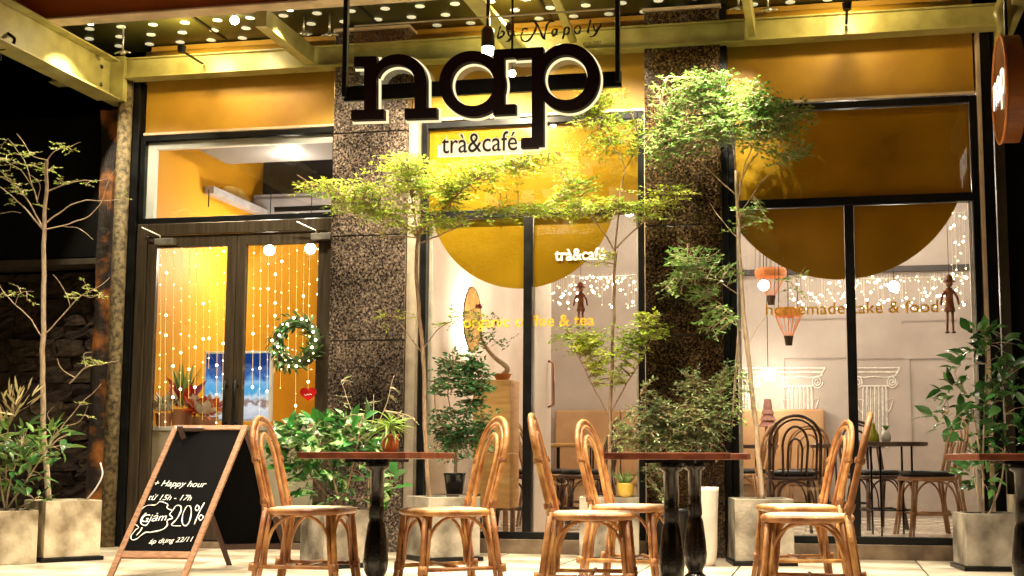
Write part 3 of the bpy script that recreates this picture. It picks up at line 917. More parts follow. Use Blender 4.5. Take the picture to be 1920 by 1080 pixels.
for i, (x, y) in enumerate(((-4.4, 3.2), (-2.0, 1.4), (-1.6, 3.2), (.2, 1.2), (1.4, 2.6), (.4, 3.4), (-4.6, .7))):
    t = thing('ceiling_downlight', 'recessed ceiling downlight indoors %s' % ('over the rear of the yellow room', 'behind the centre window', 'near the back wall of the centre bay', 'behind the right window mullion', 'near the right side wall', 'over the rear tables', 'just inside the door')[i], 'lamp', (x, y, 3.45), group='recessed downlights indoors')
    MB().lathe([(.06, 0), (.06, .01)], n=16).build('lamp_lens', glow('lamp_lens_in', (1, .85, .6), 12), t)
    lamp('downlight_glow', 'POINT', (x, y, 3.38), 48 if x > -3 else 95, (1, .87, .70), None, t, .1)

# ------------------------------------------------------------------ furniture builders
def facing(P, ang):
    """rotation about z for local +X: ang 0 = to the right across the view, positive turns towards the camera"""
    dv = (Vector((P[0], P[1])) - Vector((CAM.x, CAM.y))).normalized()
    r = Vector((dv.y, -dv.x))
    a = math.radians(ang)
    d = r * math.cos(a) - dv * math.sin(a)
    return math.atan2(d.y, d.x)

BIND = mat('cane_binding', (.40, .17, .05), .55, col2=(.16, .05, .012), scale=40, bump=.3)
def make_chair(label, group, frame, seatm, wd=.17, top=.93, nloops=1, name='rattan_chair', r=.0145, cushion=False):
    t = thing(name, label, 'chair', group=group)
    xb = lambda z: -.19 - (z - .46) * .24 if z > .46 else -.19 - (.46 - z) * .14
    # rear legs and outer hoop run through as one bent cane; split at the seat
    sp_ = .72
    def hoop(wy, zs, zt, z0, dx=0, narrow=0):
        pts = []
        for i in range(7):
            z = z0 + (zs - z0) * i / 6
            pts.append((xb(z) + dx, -wy + narrow * (1 - i / 6) , z))
        for i in range(1, 13):
            a = PI * i / 13
            z = zs + (zt - zs) * math.sin(a)
            pts.append((xb(z) + dx, -wy * math.cos(a), z))
        for i in range(7):
            z = zs + (z0 - zs) * i / 6
            pts.append((xb(z) + dx, wy - narrow * (i / 6), z))
        return pts
    MB().tube(hoop(wd, .74, top, .44), r, 8).build('backrest_hoop', frame, t, smooth=True)
    MB().tube(hoop(wd - .030, .735, top - .030, .45, .006), r * .72, 6).build('backrest_hoop', frame, t, smooth=True)
    MB().tube(hoop(wd * .50, .70, top - .085, .46, .004, .012), r * .8, 7).build('inner_hoop', frame, t, smooth=True)
    if nloops > 1:
        MB().tube(hoop(wd * .28, .66, top - .18, .46, .004, .005), r * .7, 6).build('inner_hoop', frame, t, smooth=True)
    for s in (-1, 1):
        b = MB()
        b.tube([(xb(.46), s * wd, .47), (xb(.25), s * (wd + .006), .25), (xb(0), s * (wd + .012), 0)], [r, r * 1.05, r * .95], 8)
        b.tube([(xb(.46) + .028, s * (wd - .004), .45), (xb(.25) + .026, s * wd, .25), (xb(0) + .026, s * (wd + .006), 0.004)], r * .8, 7)
        b.tube([(xb(.16) - .016, s * (wd + .010), .15), (xb(.19) - .016, s * (wd + .010), .19)], r * 1.5, 8)
        b.build('leg', frame, t, smooth=True)
        b = MB()
        b.tube([(.165, s * .155, .45), (.185, s * .168, .2), (.215, s * .185, 0)], [r, r * 1.05, r * .95], 8)
        b.tube([(.137, s * .152, .445), (.158, s * .166, .2), (.188, s * .184, .003)], r * .8, 7)
        b.tube([(.185, s * .170, .15), (.182, s * .169, .19)], r * 1.7, 8)
        b.build('leg', frame, t, smooth=True)
    # inverted U braces under the four sides of the seat
    for s in (-1, 1):
        for zb in (.485, .70):
            p_ = Vector((xb(zb), s * (wd - .008), zb)); q_ = Vector((xb(zb + .028), s * (wd - .008), zb + .028))
            MB().tube([p_, p_.lerp(q_, .33), p_.lerp(q_, .66), q_], [r * 1.55, r * 1.68, r * 1.6, r * 1.5], 8).build('binding', BIND if frame is RATTAN else frame, t, smooth=False)
    def brace(p, q, zt):
        p, q = Vector(p), Vector(q)
        pts = []
        for i in range(15):
            a = PI * i / 14
            k = (1 - math.cos(a)) / 2
            # hug the legs, then round over
            kk = .5 - .5 * math.copysign(abs(math.cos(a)) ** .8, math.cos(a))
            m = p.lerp(q, kk)
            pts.append((m.x, m.y, p.z + (zt - p.z) * math.sin(a) ** .75))
        MB().tube(pts, r * .62, 6).build('arch_brace', frame, t, smooth=True)
    brace((.165, -.148, .16), (.165, .148, .16), .425)
    brace((-.20, -.15, .16), (-.20, .15, .16), .425)
    for s in (-1, 1): brace((-.185, s * .165, .16), (.165, s * .16, .16), .43)
    for s in (-1, 1):
        MB().tube([(xb(.17), s * (wd + .004), .17), (.185, s * .17, .17)], r * .75, 7).build('stretcher', frame, t, smooth=True)
    MB().tube([(.0, -.172, .178), (0, .172, .178)], r * .75, 7).build('stretcher', frame, t, smooth=True)
    # seat
    n = 36
    def outline(k):
        o = []
        for i in range(n):
            a = 2 * PI * i / n
            ca, sa = math.cos(a), math.sin(a)
            e = .55
            x = math.copysign(abs(ca) ** e, ca) * .20 * k; y = math.copysign(abs(sa) ** e, sa) * (.198 - .012 * (-ca)) * k
            o.append((x - .005, y))
        return o
    mb = MB(); v = []
    for k, z in ((.96, .440), (.98, .452), (.95, .466), (.80, .468), (.4, .462), (.01, .460)):
        v.append([(x, y, z) for x, y in outline(k)])
    vs = [p for ring in v for p in ring]; fs = []
    for i in range(len(v) - 1):
        for j in range(n):
            fs.append((i * n + j, i * n + (j + 1) % n, (i + 1) * n + (j + 1) % n, (i + 1) * n + j))
    fs.append(tuple(range(n))[::-1])
    mb.add(vs, fs)
    se = mb.build('seat', seatm, t, smooth=True)
    MB().tube([(x, y, .448) for x, y in outline(1.0)], .0165, 8, closed=True).build('seat_rim', frame, se, smooth=True)
    if cushion:
        mb = MB(); v = []
        for k, z in ((.90, .468), (.97, .480), (.96, .500), (.85, .510), (.02, .512)):
            v.append([(x, y, z) for x, y in outline(k)])
        vs = [p for ring in v for p in ring]; fs = [(i * n + j, i * n + (j + 1) % n, (i + 1) * n + (j + 1) % n, (i + 1) * n + j) for i in range(len(v) - 1) for j in range(n)]
        mb.add(vs, fs); mb.build('cushion', mat('black_cushion', (.02, .018, .018), .5), t, smooth=True)
    return t

G1 = 'rattan chairs on the terrace'
ch = make_chair('', G1, RATTAN, WICKER)
spots = [(588, 6.85, 20, 'rattan chair with round hoop back standing beside the chalkboard sign'),
         (835, 6.75, 180 - 22, 'rattan chair in front of the grey planter box, facing the table with the potted plant'),
         (1112, 6.35, 4, 'rattan chair seen almost edge on, nearest of the chairs at the middle table'),
         (1188, 7.3, 20, 'rattan chair half hidden behind the edge-on one at the middle table'),
         (1492, 7.35, 180 - 16, 'rattan chair right of the middle table with its arched hoops in full view'),
         (1510, 6.15, 180 + 3, 'rattan chair seen from the side with a dark tilted back, in front of its twin')]
for i, (u, d, a, lab) in enumerate(spots):
    P = atd(u, d)
    if i == 0:
        ch.location = P; ch.rotation_euler = (0, 0, facing(P, a)); ch['label'] = lab
    else:
        dup(ch, P, facing(P, a), lab)

def make_table(label):
    t = thing('bistro_table', label, 'table', group='square wooden tables on the terrace')
    MB().box((-.30, -.30, .716), (.30, .30, .750)).build('tabletop', REDWOOD, t, bevel=.004)
    MB().box((-.12, -.12, .700), (.12, .12, .7155)).build('mounting_plate', IRON, t)
    MB().lathe([(.062, .70), (.062, .67), (.038, .655), (.036, .50), (.041, .42), (.036, .405), (.045, .38), (.058, .28), (.065, .20), (.060, .15), (.042, .115), (.040, .10), (.060, .085), (.072, .06), (.07, .03)], n=20).build('pedestal', IRON, t, smooth=True)
    for k in range(4):
        a = PI / 4 + k * PI / 2
        MB().tube([(.03 * math.cos(a), .03 * math.sin(a), .06), (.14 * math.cos(a), .14 * math.sin(a), .045), (.25 * math.cos(a), .25 * math.sin(a), .018)], [.026, .02, .018], 8).build('foot', IRON, t, smooth=True)
    return t
tb = make_table('')
for i, (u, d, a, lab) in enumerate([(708, 6.75, 27, 'square red brown table with a small terracotta pot plant on it'),
                                    (1258, 6.5, 3, 'square red brown table in the middle, in front of a second one'),
                                    (1302, 7.25, 6, 'square red brown table half hidden behind the middle table'),
                                    (1915, 6.6, -18, 'square red brown table cut by the right edge of the picture')]):
    P = atd(u, d)
    rz = facing(P, 0) + math.radians(a)
    if i == 0:
        tb.location = P; tb.rotation_euler = (0, 0, facing(P, 0) - math.radians(27)); tb['label'] = lab
    else:
        if i == 3: rz = facing(P, 0) + math.radians(18)
        if i in (1, 2): rz = facing(P, 0) - math.radians(4)
        dup(tb, P, rz, lab)

# ------------------------------------------------------------------ A-frame chalkboard
ab = thing('chalkboard_sign', 'folding A-frame chalkboard with a worn wooden frame and white chalk writing', 'sign')
fL, fR, rL, rR = atz(200, 1083, 0), atz(352, 1085, 0), atz(425, 1060, 0), atz(549, 1057, 0)
HT = .925
tL = (fL + rL) / 2; tR = (fR + rR) / 2; tL.z = tR.z = HT
e_ = .12
def board(bL, bR, tl, tr, lab=None, inner=False):
    X = (bR - bL).normalized(); W = (bR - bL).length
    Z = ((tl + tr) / 2 - (bL + bR) / 2); H = Z.length; Z.normalize()
    N = X.cross(Z).normalized()
    X = Z.cross(N).normalized() * -1 if False else X
    M = Matrix((X, N * -1, Z)).transposed().to_4x4()
    M.translation = bL
    return M, W, H
M, W, H = board(fL, fR, tL, tR)
W *= .98
fw = .036
par = MB(); par.box((0, -.012, 0), (fw, .012, H), M); par.box((W - fw, -.012, 0), (W, .012, H), M)
fo = par.build('front_leg_frame', WALNUT, ab, bevel=.003)
MB().box((fw + .001, -.0125, H - fw), (W - fw - .001, .0125, H - .001), M).build('top_rail', WALNUT, ab, bevel=.003)
MB().box((fw + .001, -.0125, .13), (W - fw - .001, .0125, .13 + .045), M).build('bottom_rail', WALNUT, ab, bevel=.003)
MB().box((fw + .001, -.004, .176), (W - fw - .001, .004, H - fw - .001), M).build('chalk_panel', SLATE, ab)
# orientation: which side faces the camera
Nf = (M.to_3x3() @ Vector((0, 1, 0)))
sgn = 1 if Nf.dot(CAM - fL) > 0 else -1
MR, WR, HR = board(rL, rR, tL, tR)
par = MB(); par.box((0, -.012, 0), (fw, .012, HR), MR); par.box((WR - fw, -.012, 0), (WR, .012, HR), MR)
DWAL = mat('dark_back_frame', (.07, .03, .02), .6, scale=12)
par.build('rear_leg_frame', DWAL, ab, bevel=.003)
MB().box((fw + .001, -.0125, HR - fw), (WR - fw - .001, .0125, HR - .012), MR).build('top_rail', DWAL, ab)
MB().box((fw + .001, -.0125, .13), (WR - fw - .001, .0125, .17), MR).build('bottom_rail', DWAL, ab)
MB().box((fw - .004, -.004, .172), (WR - fw + .004, .004, HR - fw - .001), MR).build('chalk_panel', SLATE, ab)
# chalk writing placed from the photo onto the board plane
def onboard(u, v, off=.0055):
    n = Nf * sgn
    d = ROT @ Vector(((u - PCX) / F_PX, 1, -(v - PCY) / F_PX))
    o = M.translation + n * off
    return CAM + d * ((o - CAM).dot(n) / d.dot(n))
def bp_(x, y):     # coordinates of the 3.6x detail, origin (200, 780)
    return onboard(200 + x / 3.6, 780 + y / 3.6)
upb = M.to_3x3() @ Vector((0, 0, 1))
def chalk(txt, p, q, h=None, bold=-.004, shear=.35):
    text_on('chalk_writing', txt, CHALK, ab, bp_(*p), bp_(*q), h=h, depth=.0006, bold=bold, shear=shear, up=upb)
chalk('+ Happy hour', (318, 472), (668, 480))
chalk('từ 15h - 17h', (280, 566), (570, 570))
chalk('Giảm', (232, 716), (402, 704), shear=.3)
chalk('áp dụng 22/11', (285, 862), (580, 846))
strokes = [[(445, 640), (470, 605), (500, 612), (498, 650), (470, 700), (438, 738), (500, 742)],
           [(540, 610), (515, 660), (510, 720), (530, 742), (555, 720), (570, 660), (565, 612), (540, 608)],
           [(660, 585), (625, 650), (590, 735)], [(612, 600), (598, 625), (610, 640), (625, 620), (612, 600)],
           [(640, 665), (622, 688), (634, 705), (652, 684), (640, 665)],
           [(225, 640), (270, 605), (330, 600), (360, 578), (410, 595), (408, 622), (440, 640), (425, 665), (445, 690), (410, 705), (408, 740), (370, 770), (300, 785), (255, 790), (200, 832), (170, 835), (165, 810), (195, 770), (215, 752), (190, 730)],
           [(225, 640), (200, 660)], [(240, 752), (225, 780), (200, 806)],
           [(268, 655), (235, 690), (232, 725), (262, 740), (285, 715), (262, 715)]]
stroke_text(ab, CHALK, 'chalk_drawing', strokes, bp_, .0042, 5, taper=True)
hinge = MB().tube([tL + Vector((0, 0, -.01)), tR + Vector((0, 0, -.01))], .006, 6).build('hinge', SILVER, ab)

# ------------------------------------------------------------------ planters
def box_planter(name, label, base, size, h, rz, m, plinth=True, group='square concrete planters', soil=True, taper=.0):
    t = thing(name, label, 'planter', base, rz, group)
    s = size / 2; wl = .025
    z0 = .03 if plinth else 0
    mb = MB()
    st = s * (1 - taper)
    mb.add([(-st, -st, z0), (st, -st, z0), (st, st, z0), (-st, st, z0), (-s, -s, h), (s, -s, h), (s, s, h), (-s, s, h),
            (-s + wl, -s + wl, h), (s - wl, -s + wl, h), (s - wl, s - wl, h), (-s + wl, s - wl, h),
            (-s + wl, -s + wl, h - .05), (s - wl, -s + wl, h - .05), (s - wl, s - wl, h - .05), (-s + wl, s - wl, h - .05)],
           [(0, 3, 2, 1), (0, 1, 5, 4), (1, 2, 6, 5), (2, 3, 7, 6), (3, 0, 4, 7), (4, 5, 9, 8), (5, 6, 10, 9), (6, 7, 11, 10), (7, 4, 8, 11),
            (8, 9, 13, 12), (9, 10, 14, 13), (10, 11, 15, 14), (11, 8, 12, 15), (12, 13, 14, 15)])
    mb.build('planter_box', m, t, bevel=.004)
    so = MB(); k = 8
    vs = []; a = s - wl - .002
    for i in range(k + 1):
        for j in range(k + 1):
            vs.append((-a + 2 * a * i / k, -a + 2 * a * j / k, h - .03 + rnd.uniform(-.008, .012)))
    so.add(vs, [(i * (k + 1) + j, (i + 1) * (k + 1) + j, (i + 1) * (k + 1) + j + 1, i * (k + 1) + j + 1) for i in range(k) for j in range(k)])
    so.build('soil', SOIL, t, smooth=True)
    if plinth:
        MB().box((-s - .02, -s - .02, 0), (s + .02, s + .02, .028)).build('plinth', BLACKM, t, bevel=.003)
    return t
def vrot(P, a): return facing(P, 0) + math.radians(a)
PL = {}
P = atd(832, 9.42); PL['tree2'] = P
box_planter('concrete_planter', 'square grey concrete planter holding the wide sapling, right of the first table', P, .40, .45, vrot(P, 24), CONC)
P = atd(1142, 9.45); PL['tree3'] = P
box_planter('concrete_planter', 'square grey concrete planter behind the middle chairs with a small yellow pot on its rim', P, .42, .45, vrot(P, 0), CONC)
P = atd(1424, 9.15); PL['tree4'] = P
box_planter('concrete_planter', 'square brownish concrete planter left of the right window, behind the twin chairs', P, .40, .45, vrot(P, 8), CONC)
P = atd(122, 9.35); PL['tree1'] = P
box_planter('concrete_planter', 'pale square planter holding the bare sapling at the left', P, .40, .42, vrot(P, 22), CONCP)
P = atd(12, 9.05); PL['shrub1'] = P
box_planter('concrete_planter', 'pale mottled planter with a leafy shrub, cut by the left edge', P, .40, .36, vrot(P, 6), CONCP, plinth=False)
MB_ = MB().box((P.x - .3, P.y - .28, .0005), (P.x + .32, P.y - .20, .012))
P = atd(640, 8.85); PL['bush'] = P
box_planter('concrete_planter', 'low concrete planter under the first table with the variegated bush in it', P, .40, .38, vrot(P, 24), CONC)
P = atd(1848, 8.75); PL['ficus'] = P
box_planter('concrete_planter', 'square grey concrete planter on a black plinth holding the glossy dark plant at the right', P, .38, .37, vrot(P, 14), CONC)
P = atd(1940, 9.0)
box_planter('concrete_planter', 'pale planter peeking in at the right edge of the picture', P, .34, .48, vrot(P, 8), CONCP)
# tall tapered white vase and others
P = atd(1324, 8.95, 0)
t = thing('tall_vase', 'tall tapered off-white vase standing right of the table pedestals', 'vase', P)
MB().lathe([(.045, 0), (.062, .03), (.07, .12), (.073, .3), (.082, .50), (.084, .53), (.075, .53), (.07, .48)], n=20).build('vase_body', mat('off_white_ceramic', (.62, .56, .48), .45, scale=5), t, smooth=True)
P = atd(1268, 9.2); PL['shrub2'] = P
t = thing('black_pot', 'black round pot under the dense shrub in front of the dark pillar', 'planter', P)
MB().lathe([(.12, 0), (.16, .34), (.17, .38), (.15, .38), (.14, .33)], n=20).build('pot_body', BLACKM, t, smooth=True)
MB().lathe([(.138, .33), (.12, .345)], n=16).build('soil', SOIL, t)
P = atd(853, 9.75); PL['scheff'] = P
t = thing('plant_stand', 'dark wooden plinth behind the grey planter', 'plant stand', P)
MB().box((-.15, -.12, 0), (.15, .12, .44)).build('stand_body', mat('dark_plinth_wood', (.06, .035, .02), .6, scale=6), t, bevel=.004)
MB().box((-.165, -.135, .441), (.165, .135, .457)).build('stand_top', mat('dark_plinth_wood', (.06, .035, .02), .6), t, bevel=.003)
t = thing('black_pot', 'small glossy black pot standing on the dark plinth', 'planter', (P.x, P.y, .457))
MB().lathe([(.06, 0), (.08, .14), (.085, .155), (.075, .155), (.07, .13)], n=20).build('pot_body', IRON, t, smooth=True)
MB().lathe([(.069, .13), (.06, .138)], n=16).build('soil', SOIL, t)
P3_ = PL['tree3']
yp = Vector(at(1172, 931, P3_.y - .16)); yp = Vector((yp.x, P3_.y - .145, .4505))
t = thing('yellow_pot', 'small mustard yellow pot of grassy leaves on the rim of the concrete planter', 'pot plant', yp)
MB().lathe([(.04, 0), (.058, .02), (.062, .09), (.058, .10), (.05, .095), (.048, .07)], n=18).build('pot_body', mat('mustard_glaze', (.50, .33, .05), .35, scale=8), t, smooth=True)
for k in range(34):
    a = k * 2.4; L = rnd.uniform(.10, .17)
    mb = MB(); o = Vector((.02 * math.cos(a), .02 * math.sin(a), .08)); d = Vector((math.cos(a), math.sin(a), 1.2)).normalized()
    mb.leaf(o, d, Vector((0, 0, 1)), L, .012); mb.build('leaf', LEAFG if k % 3 else LEAFO, t)

# ------------------------------------------------------------------ plants
def rebase(t, base):
    base = Vector(base)
    for c in list(bpy.data.objects):
        if c.parent == t: c.location = Vector(c.location) - base
    t.location = base

def rv(s=1): return Vector((rnd.gauss(0, 1), rnd.gauss(0, 1), rnd.gauss(0, 1))) * s

def twig(mb, lb, p, d, L, ll, lw, flat=.6, nl=None, drop=.1):
    """fine twig with alternate leaves; mb wood, lb leaves"""
    q = p + d * L + Vector((0, 0, -drop * L))
    n = nl or max(3, int(L / (ll * .55)))
    mb.tube([p, q], [.0016, .0008], 3, cap=False)
    sd = d.cross(Vector((0, 0, 1)))
    if sd.length < .1: sd = d.orthogonal()
    sd.normalize()
    for i in range(n):
        t = (i + .5) / n
        o = p.lerp(q, t)
        s = 1 if i % 2 else -1
        dd = (d * .6 + sd * s * .9 + rv(.28)).normalized()
        nrm = (Vector((0, -.5, .8)) + rv(.8)).normalized()
        k = rnd.uniform(.7, 1.25)
        lb.leaf(o, dd, nrm, ll * k, lw * k)
    lb.leaf(q, (d + rv(.2)).normalized(), (Vector((0, 0, 1)) + rv(.3)).normalized(), ll, lw)

def tree(name, label, cat, base, Y, trunk, limbs, masses, leafm, barkm, ll=.022, lw=.012, group=None, tl=.10, dens=1., tr=(.016, .010), crown='crown', seg_jit=.01, horizontal=.5, extra=None):
    t = thing(name, label, cat, group=group)
    wood = MB(); fine = MB(); lv = MB()
    def C(pts):
        return [at(p[0], p[1], Y) + ((at(p[0], p[1], Y + p[2]) - at(p[0], p[1], Y)) if len(p) > 2 else Vector((0, 0, 0))) for p in pts]
    tp = smooth_path(C(trunk), 5)
    tp[0] = Vector((tp[0].x, tp[0].y, tp[0].z))
    n = len(tp)
    wood.tube([p + Vector((mnoise.noise(p * 6), mnoise.noise(p * 7 + Vector((9, 0, 0))), 0)) * seg_jit for p in tp], [tr[0] + (tr[1] - tr[0]) * i / (n - 1) for i in range(n)], 9)
    node = []
    for pts, r0, r1 in limbs:
        sm = smooth_path(C(pts), 5)
        m = len(sm)
        wood.tube([p + Vector((mnoise.noise(p * 9), mnoise.noise(p * 8 + Vector((4, 0, 0))), mnoise.noise(p * 10 + Vector((0, 5, 0))))) * seg_jit for p in sm], [r0 + (r1 - r0) * i / (m - 1) for i in range(m)], 6)
        node += sm[m // 3:]
    node += tp[int(n * .8):]
    for (u, v, ru, rv_, rd, cnt, *o_) in masses:
        c = at(u, v, Y + (o_[0] if o_ else 0))
        kx = (at(u + 10, v, c.y) - c).length / 10
        for i in range(int(cnt * dens)):
            while True:
                q = Vector((rnd.uniform(-1, 1), rnd.uniform(-1, 1), rnd.uniform(-1, 1)))
                if q.length < 1: break
            tgt = c + Vector((q.x * ru * kx, q.y * rd, q.z * rv_ * kx))
            s = min(node, key=lambda a: (a - tgt).length)
            L = (tgt - s).length
            if L < .04: continue
            sag = Vector((0, 0, .06 * L))
            path = [s, s.lerp(tgt, .5) + sag + rv(.02 * L), tgt]
            fine.tube(smooth_path(path, 3), [.0045, .004, .0035, .003, .0025, .002, .0015][:7], 4, cap=False)
            keep = min(1, .34 / L)
            nt_ = max(3, int(min(L, .34) / .035))
            for j in range(nt_):
                tt = 1 - keep * (1 - (j + .5) / nt_)
                o = (path[0].lerp(path[1], tt * 2) if tt < .5 else path[1].lerp(path[2], tt * 2 - 1))
                ax = (path[2] - path[0]).normalized()
                sd = ax.cross(Vector((0, 0, 1)))
                if sd.length < .1: sd = Vector((1, 0, 0))
                sd.normalize()
                s_ = 1 if j % 2 else -1
                d = (ax * .6 + sd * s_ + rv(.3))
                d.z *= horizontal
                d.normalize()
                twig(fine, lv, o, d, tl * rnd.uniform(.5, 1.2), ll, lw)
    wood.build('trunk', barkm, t, smooth=True)
    cr = lv.build(crown, leafm, t)
    if fine.v: fine.build('twigs', barkm, t)
    if extra: extra(t)
    rebase(t, base)
    return t
G2 = 'saplings in concrete planters'
# sapling 2 : wide tiered crown behind the hanging sign
b = PL['tree2']; Y = b.y
tree('sapling_tree', 'wide sapling with flat tiers of tiny yellow green leaves below the hanging sign', 'tree', (b.x, b.y, .42), Y,
     [(806, 940), (800, 860), (796, 760), (792, 650), (780, 520), (784, 440)],
     [([(784, 445), (740, 410), (680, 375, -.1), (600, 350, -.15), (556, 328, -.2)], .008, .002),
      ([(784, 445), (772, 380), (768, 320, .1), (760, 290, .1)], .008, .002),
      ([(784, 440), (830, 395, -.05), (880, 345, -.1), (960, 300, -.15), (1040, 285, -.2)], .009, .002),
      ([(788, 455), (850, 430), (920, 400, .1), (1000, 395, .15)], .007, .002),
      ([(784, 445), (720, 440, -.15), (660, 400, -.25), (620, 380, -.3)], .006, .002),
      ([(790, 660), (760, 620), (728, 590)], .005, .0015), ([(792, 660), (820, 620), (870, 590), (905, 570)], .005, .0015)],
     [(615, 350, 60, 18, .16, 16, -.15), (690, 395, 60, 14, .25, 20), (720, 355, 70, 14, .25, 20), (760, 312, 60, 22, .3, 24), (810, 350, 70, 18, .3, 24), (790, 410, 80, 14, .3, 20), (900, 325, 90, 38, .28, 44, -.1),
      (990, 305, 70, 26, .22, 26, -.1), (915, 398, 95, 14, .2, 18), (1010, 395, 50, 14, .2, 10), (735, 595, 25, 18, .08, 4), (870, 600, 40, 22, .1, 5)],
     LEAFY, BARK, ll=.036, lw=.014, group=G2, tl=.13, dens=1.7, tr=(.017, .013), horizontal=.35)
# sapling 3
b = PL['tree3']; Y = b.y
tree('sapling_tree', 'slender sapling rising in front of the right pane of the centre window', 'tree', (b.x, b.y, .42), Y,
     [(1143, 935), (1143, 830), (1146, 720), (1150, 600), (1152, 520), (1155, 470)],
     [([(1155, 472), (1135, 440), (1110, 410), (1080, 360), (1050, 330)], .007, .002),
      ([(1155, 472), (1158, 420), (1165, 360), (1170, 310), (1140, 260), (1110, 215)], .008, .002),
      ([(1158, 465), (1190, 430), (1230, 395), (1290, 325)], .007, .002),
      ([(1168, 320), (1190, 285), (1195, 240)], .005, .002),
      ([(1143, 782), (1110, 720), (1080, 660), (1060, 610)], .006, .0015), ([(1144, 775), (1175, 720), (1215, 650), (1238, 590)], .007, .0015)],
     [(1125, 180, 50, 50, .2, 24), (1170, 250, 44, 55, .2, 24), (1100, 265, 40, 50, .2, 12), (1080, 345, 55, 32, .2, 14), (1110, 390, 90, 20, .25, 24), (1245, 370, 60, 22, .2, 14, -.1), (1190, 400, 60, 20, .2, 10), (1060, 400, 60, 20, .2, 8),
      (1090, 635, 44, 32, .15, 22), (1150, 640, 50, 34, .15, 20), (1208, 612, 42, 34, .15, 22), (1140, 690, 38, 34, .12, 16), (1110, 480, 40, 15, .1, 3)],
     LEAFY, BARK, ll=.032, lw=.014, group=G2, tl=.10, dens=2.0, tr=(.014, .010), horizontal=.6)
# sapling 4
b = PL['tree4']; Y = b.y
tree('sapling_tree', 'tall sapling with a dense rounded crown in front of the second pillar', 'tree', (b.x, b.y, .42), Y,
     [(1428, 940), (1420, 830), (1405, 690), (1392, 560), (1384, 430), (1380, 320)],
     [([(1382, 400), (1388, 350), (1400, 300), (1415, 260), (1425, 200)], .007, .002),
      ([(1380, 320), (1370, 260), (1345, 200), (1325, 150)], .007, .002),
      ([(1384, 350), (1410, 300), (1450, 250), (1500, 210)], .006, .002),
      ([(1383, 370), (1340, 330), (1290, 280), (1240, 240)], .006, .002),
      ([(1388, 400), (1430, 340), (1480, 300)], .004, .0015),
      ([(1400, 640), (1370, 590), (1330, 555)], .005, .0015), ([(1402, 650), (1430, 600), (1470, 560), (1510, 500)], .004, .0015),
      ([(1386, 450), (1350, 410), (1330, 380)], .004, .0015), ([(1392, 560), (1340, 520), (1290, 500)], .004, .0015)],
     [(1350, 165, 38, 36, .22, 18), (1410, 190, 60, 45, .28, 36), (1470, 215, 48, 40, .25, 28), (1385, 245, 80, 38, .3, 40), (1300, 235, 60, 60, .25, 36), (1265, 170, 45, 45, .2, 14), (1250, 280, 50, 35, .2, 14), (1470, 280, 50, 26, .2, 12),
      (1410, 405, 34, 22, .12, 7), (1300, 480, 55, 30, .2, 16), (1290, 540, 55, 32, .2, 18), (1340, 600, 34, 35, .15, 9), (1480, 520, 30, 24, .12, 2), (1380, 500, 25, 20, .1, 3), (1380, 780, 18, 30, .08, 3)],
     LEAFG, BARKP, ll=.036, lw=.018, group=G2, tl=.10, dens=1.8, tr=(.019, .012), horizontal=.8)
# sapling 1 : nearly bare
b = PL['tree1']; Y = b.y
tree('sapling_tree', 'nearly bare sapling with pale branches at the far left', 'tree', (b.x, b.y, .40), Y,
     [(92, 940), (84, 850), (80, 740), (82, 600), (83, 500), (83, 430), (86, 360), (88, 300)],
     [([(82, 432), (50, 395), (20, 365), (-20, 335)], .007, .003), ([(83, 432), (55, 380), (30, 350), (0, 330)], .006, .003),
      ([(84, 420), (110, 400), (150, 378), (200, 375), (240, 372)], .006, .002), ([(84, 432), (130, 420), (165, 405), (185, 385), (205, 340)], .005, .002),
      ([(120, 424), (150, 430), (175, 450)], .003, .0015), ([(86, 360), (110, 350), (150, 340), (200, 335), (220, 310)], .005, .002),
      ([(72, 380), (60, 350), (40, 320), (10, 300)], .005, .002), ([(88, 300), (60, 290), (40, 262), (30, 250)], .004, .0015),
      ([(88, 300), (100, 285), (125, 275), (150, 268)], .004, .0015), ([(60, 350), (45, 300), (15, 260)], .004, .0015),
      ([(72, 375), (72, 340), (50, 325)], .003, .001), ([(0, 400), (20, 398), (40, 400)], .003, .002),
      ([(80, 635), (50, 590), (15, 555), (-10, 520)], .005, .002), ([(80, 630), (110, 600), (145, 560), (180, 540), (205, 520)], .005, .002),
      ([(130, 575), (120, 540), (100, 515)], .003, .001), ([(155, 552), (170, 560), (190, 550)], .003, .001), ([(30, 570), (40, 550), (65, 545)], .003, .001),
      ([(84, 845), (110, 810), (140, 770), (190, 720)], .005, .002), ([(120, 800), (150, 790), (165, 760)], .003, .001), ([(110, 810), (90, 780), (100, 760)], .003, .001),
      ([(130, 720, .1), (160, 690, .1), (200, 680, .1), (222, 676, .1)], .006, .002), ([(140, 710, .1), (115, 690, .1), (105, 670, .1)], .004, .001), ([(160, 690, .1), (158, 665, .1), (175, 660, .1)], .004, .001)],
     [(20, 285, 40, 24, .15, 10), (40, 325, 50, 34, .15, 12), (100, 290, 50, 24, .12, 6), (150, 345, 60, 18, .1, 5), (205, 372, 36, 10, .08, 4), (120, 275, 20, 10, .08, 2), (60, 370, 50, 25, .12, 6), (150, 540, 60, 26, .12, 7), (15, 560, 40, 34, .1, 5), (165, 680, 50, 20, .1, 4), (170, 770, 40, 30, .1, 4)],
     mat('leaf_pale_green', (.36, .42, .10), .5, col2=(.26, .34, .06), scale=3, island=.5, trans=.3), BARKP, ll=.028, lw=.014, group=G2, tl=.06, tr=(.022, .012), seg_jit=.012)  # pale green leaves, tone varied leaf by leaf
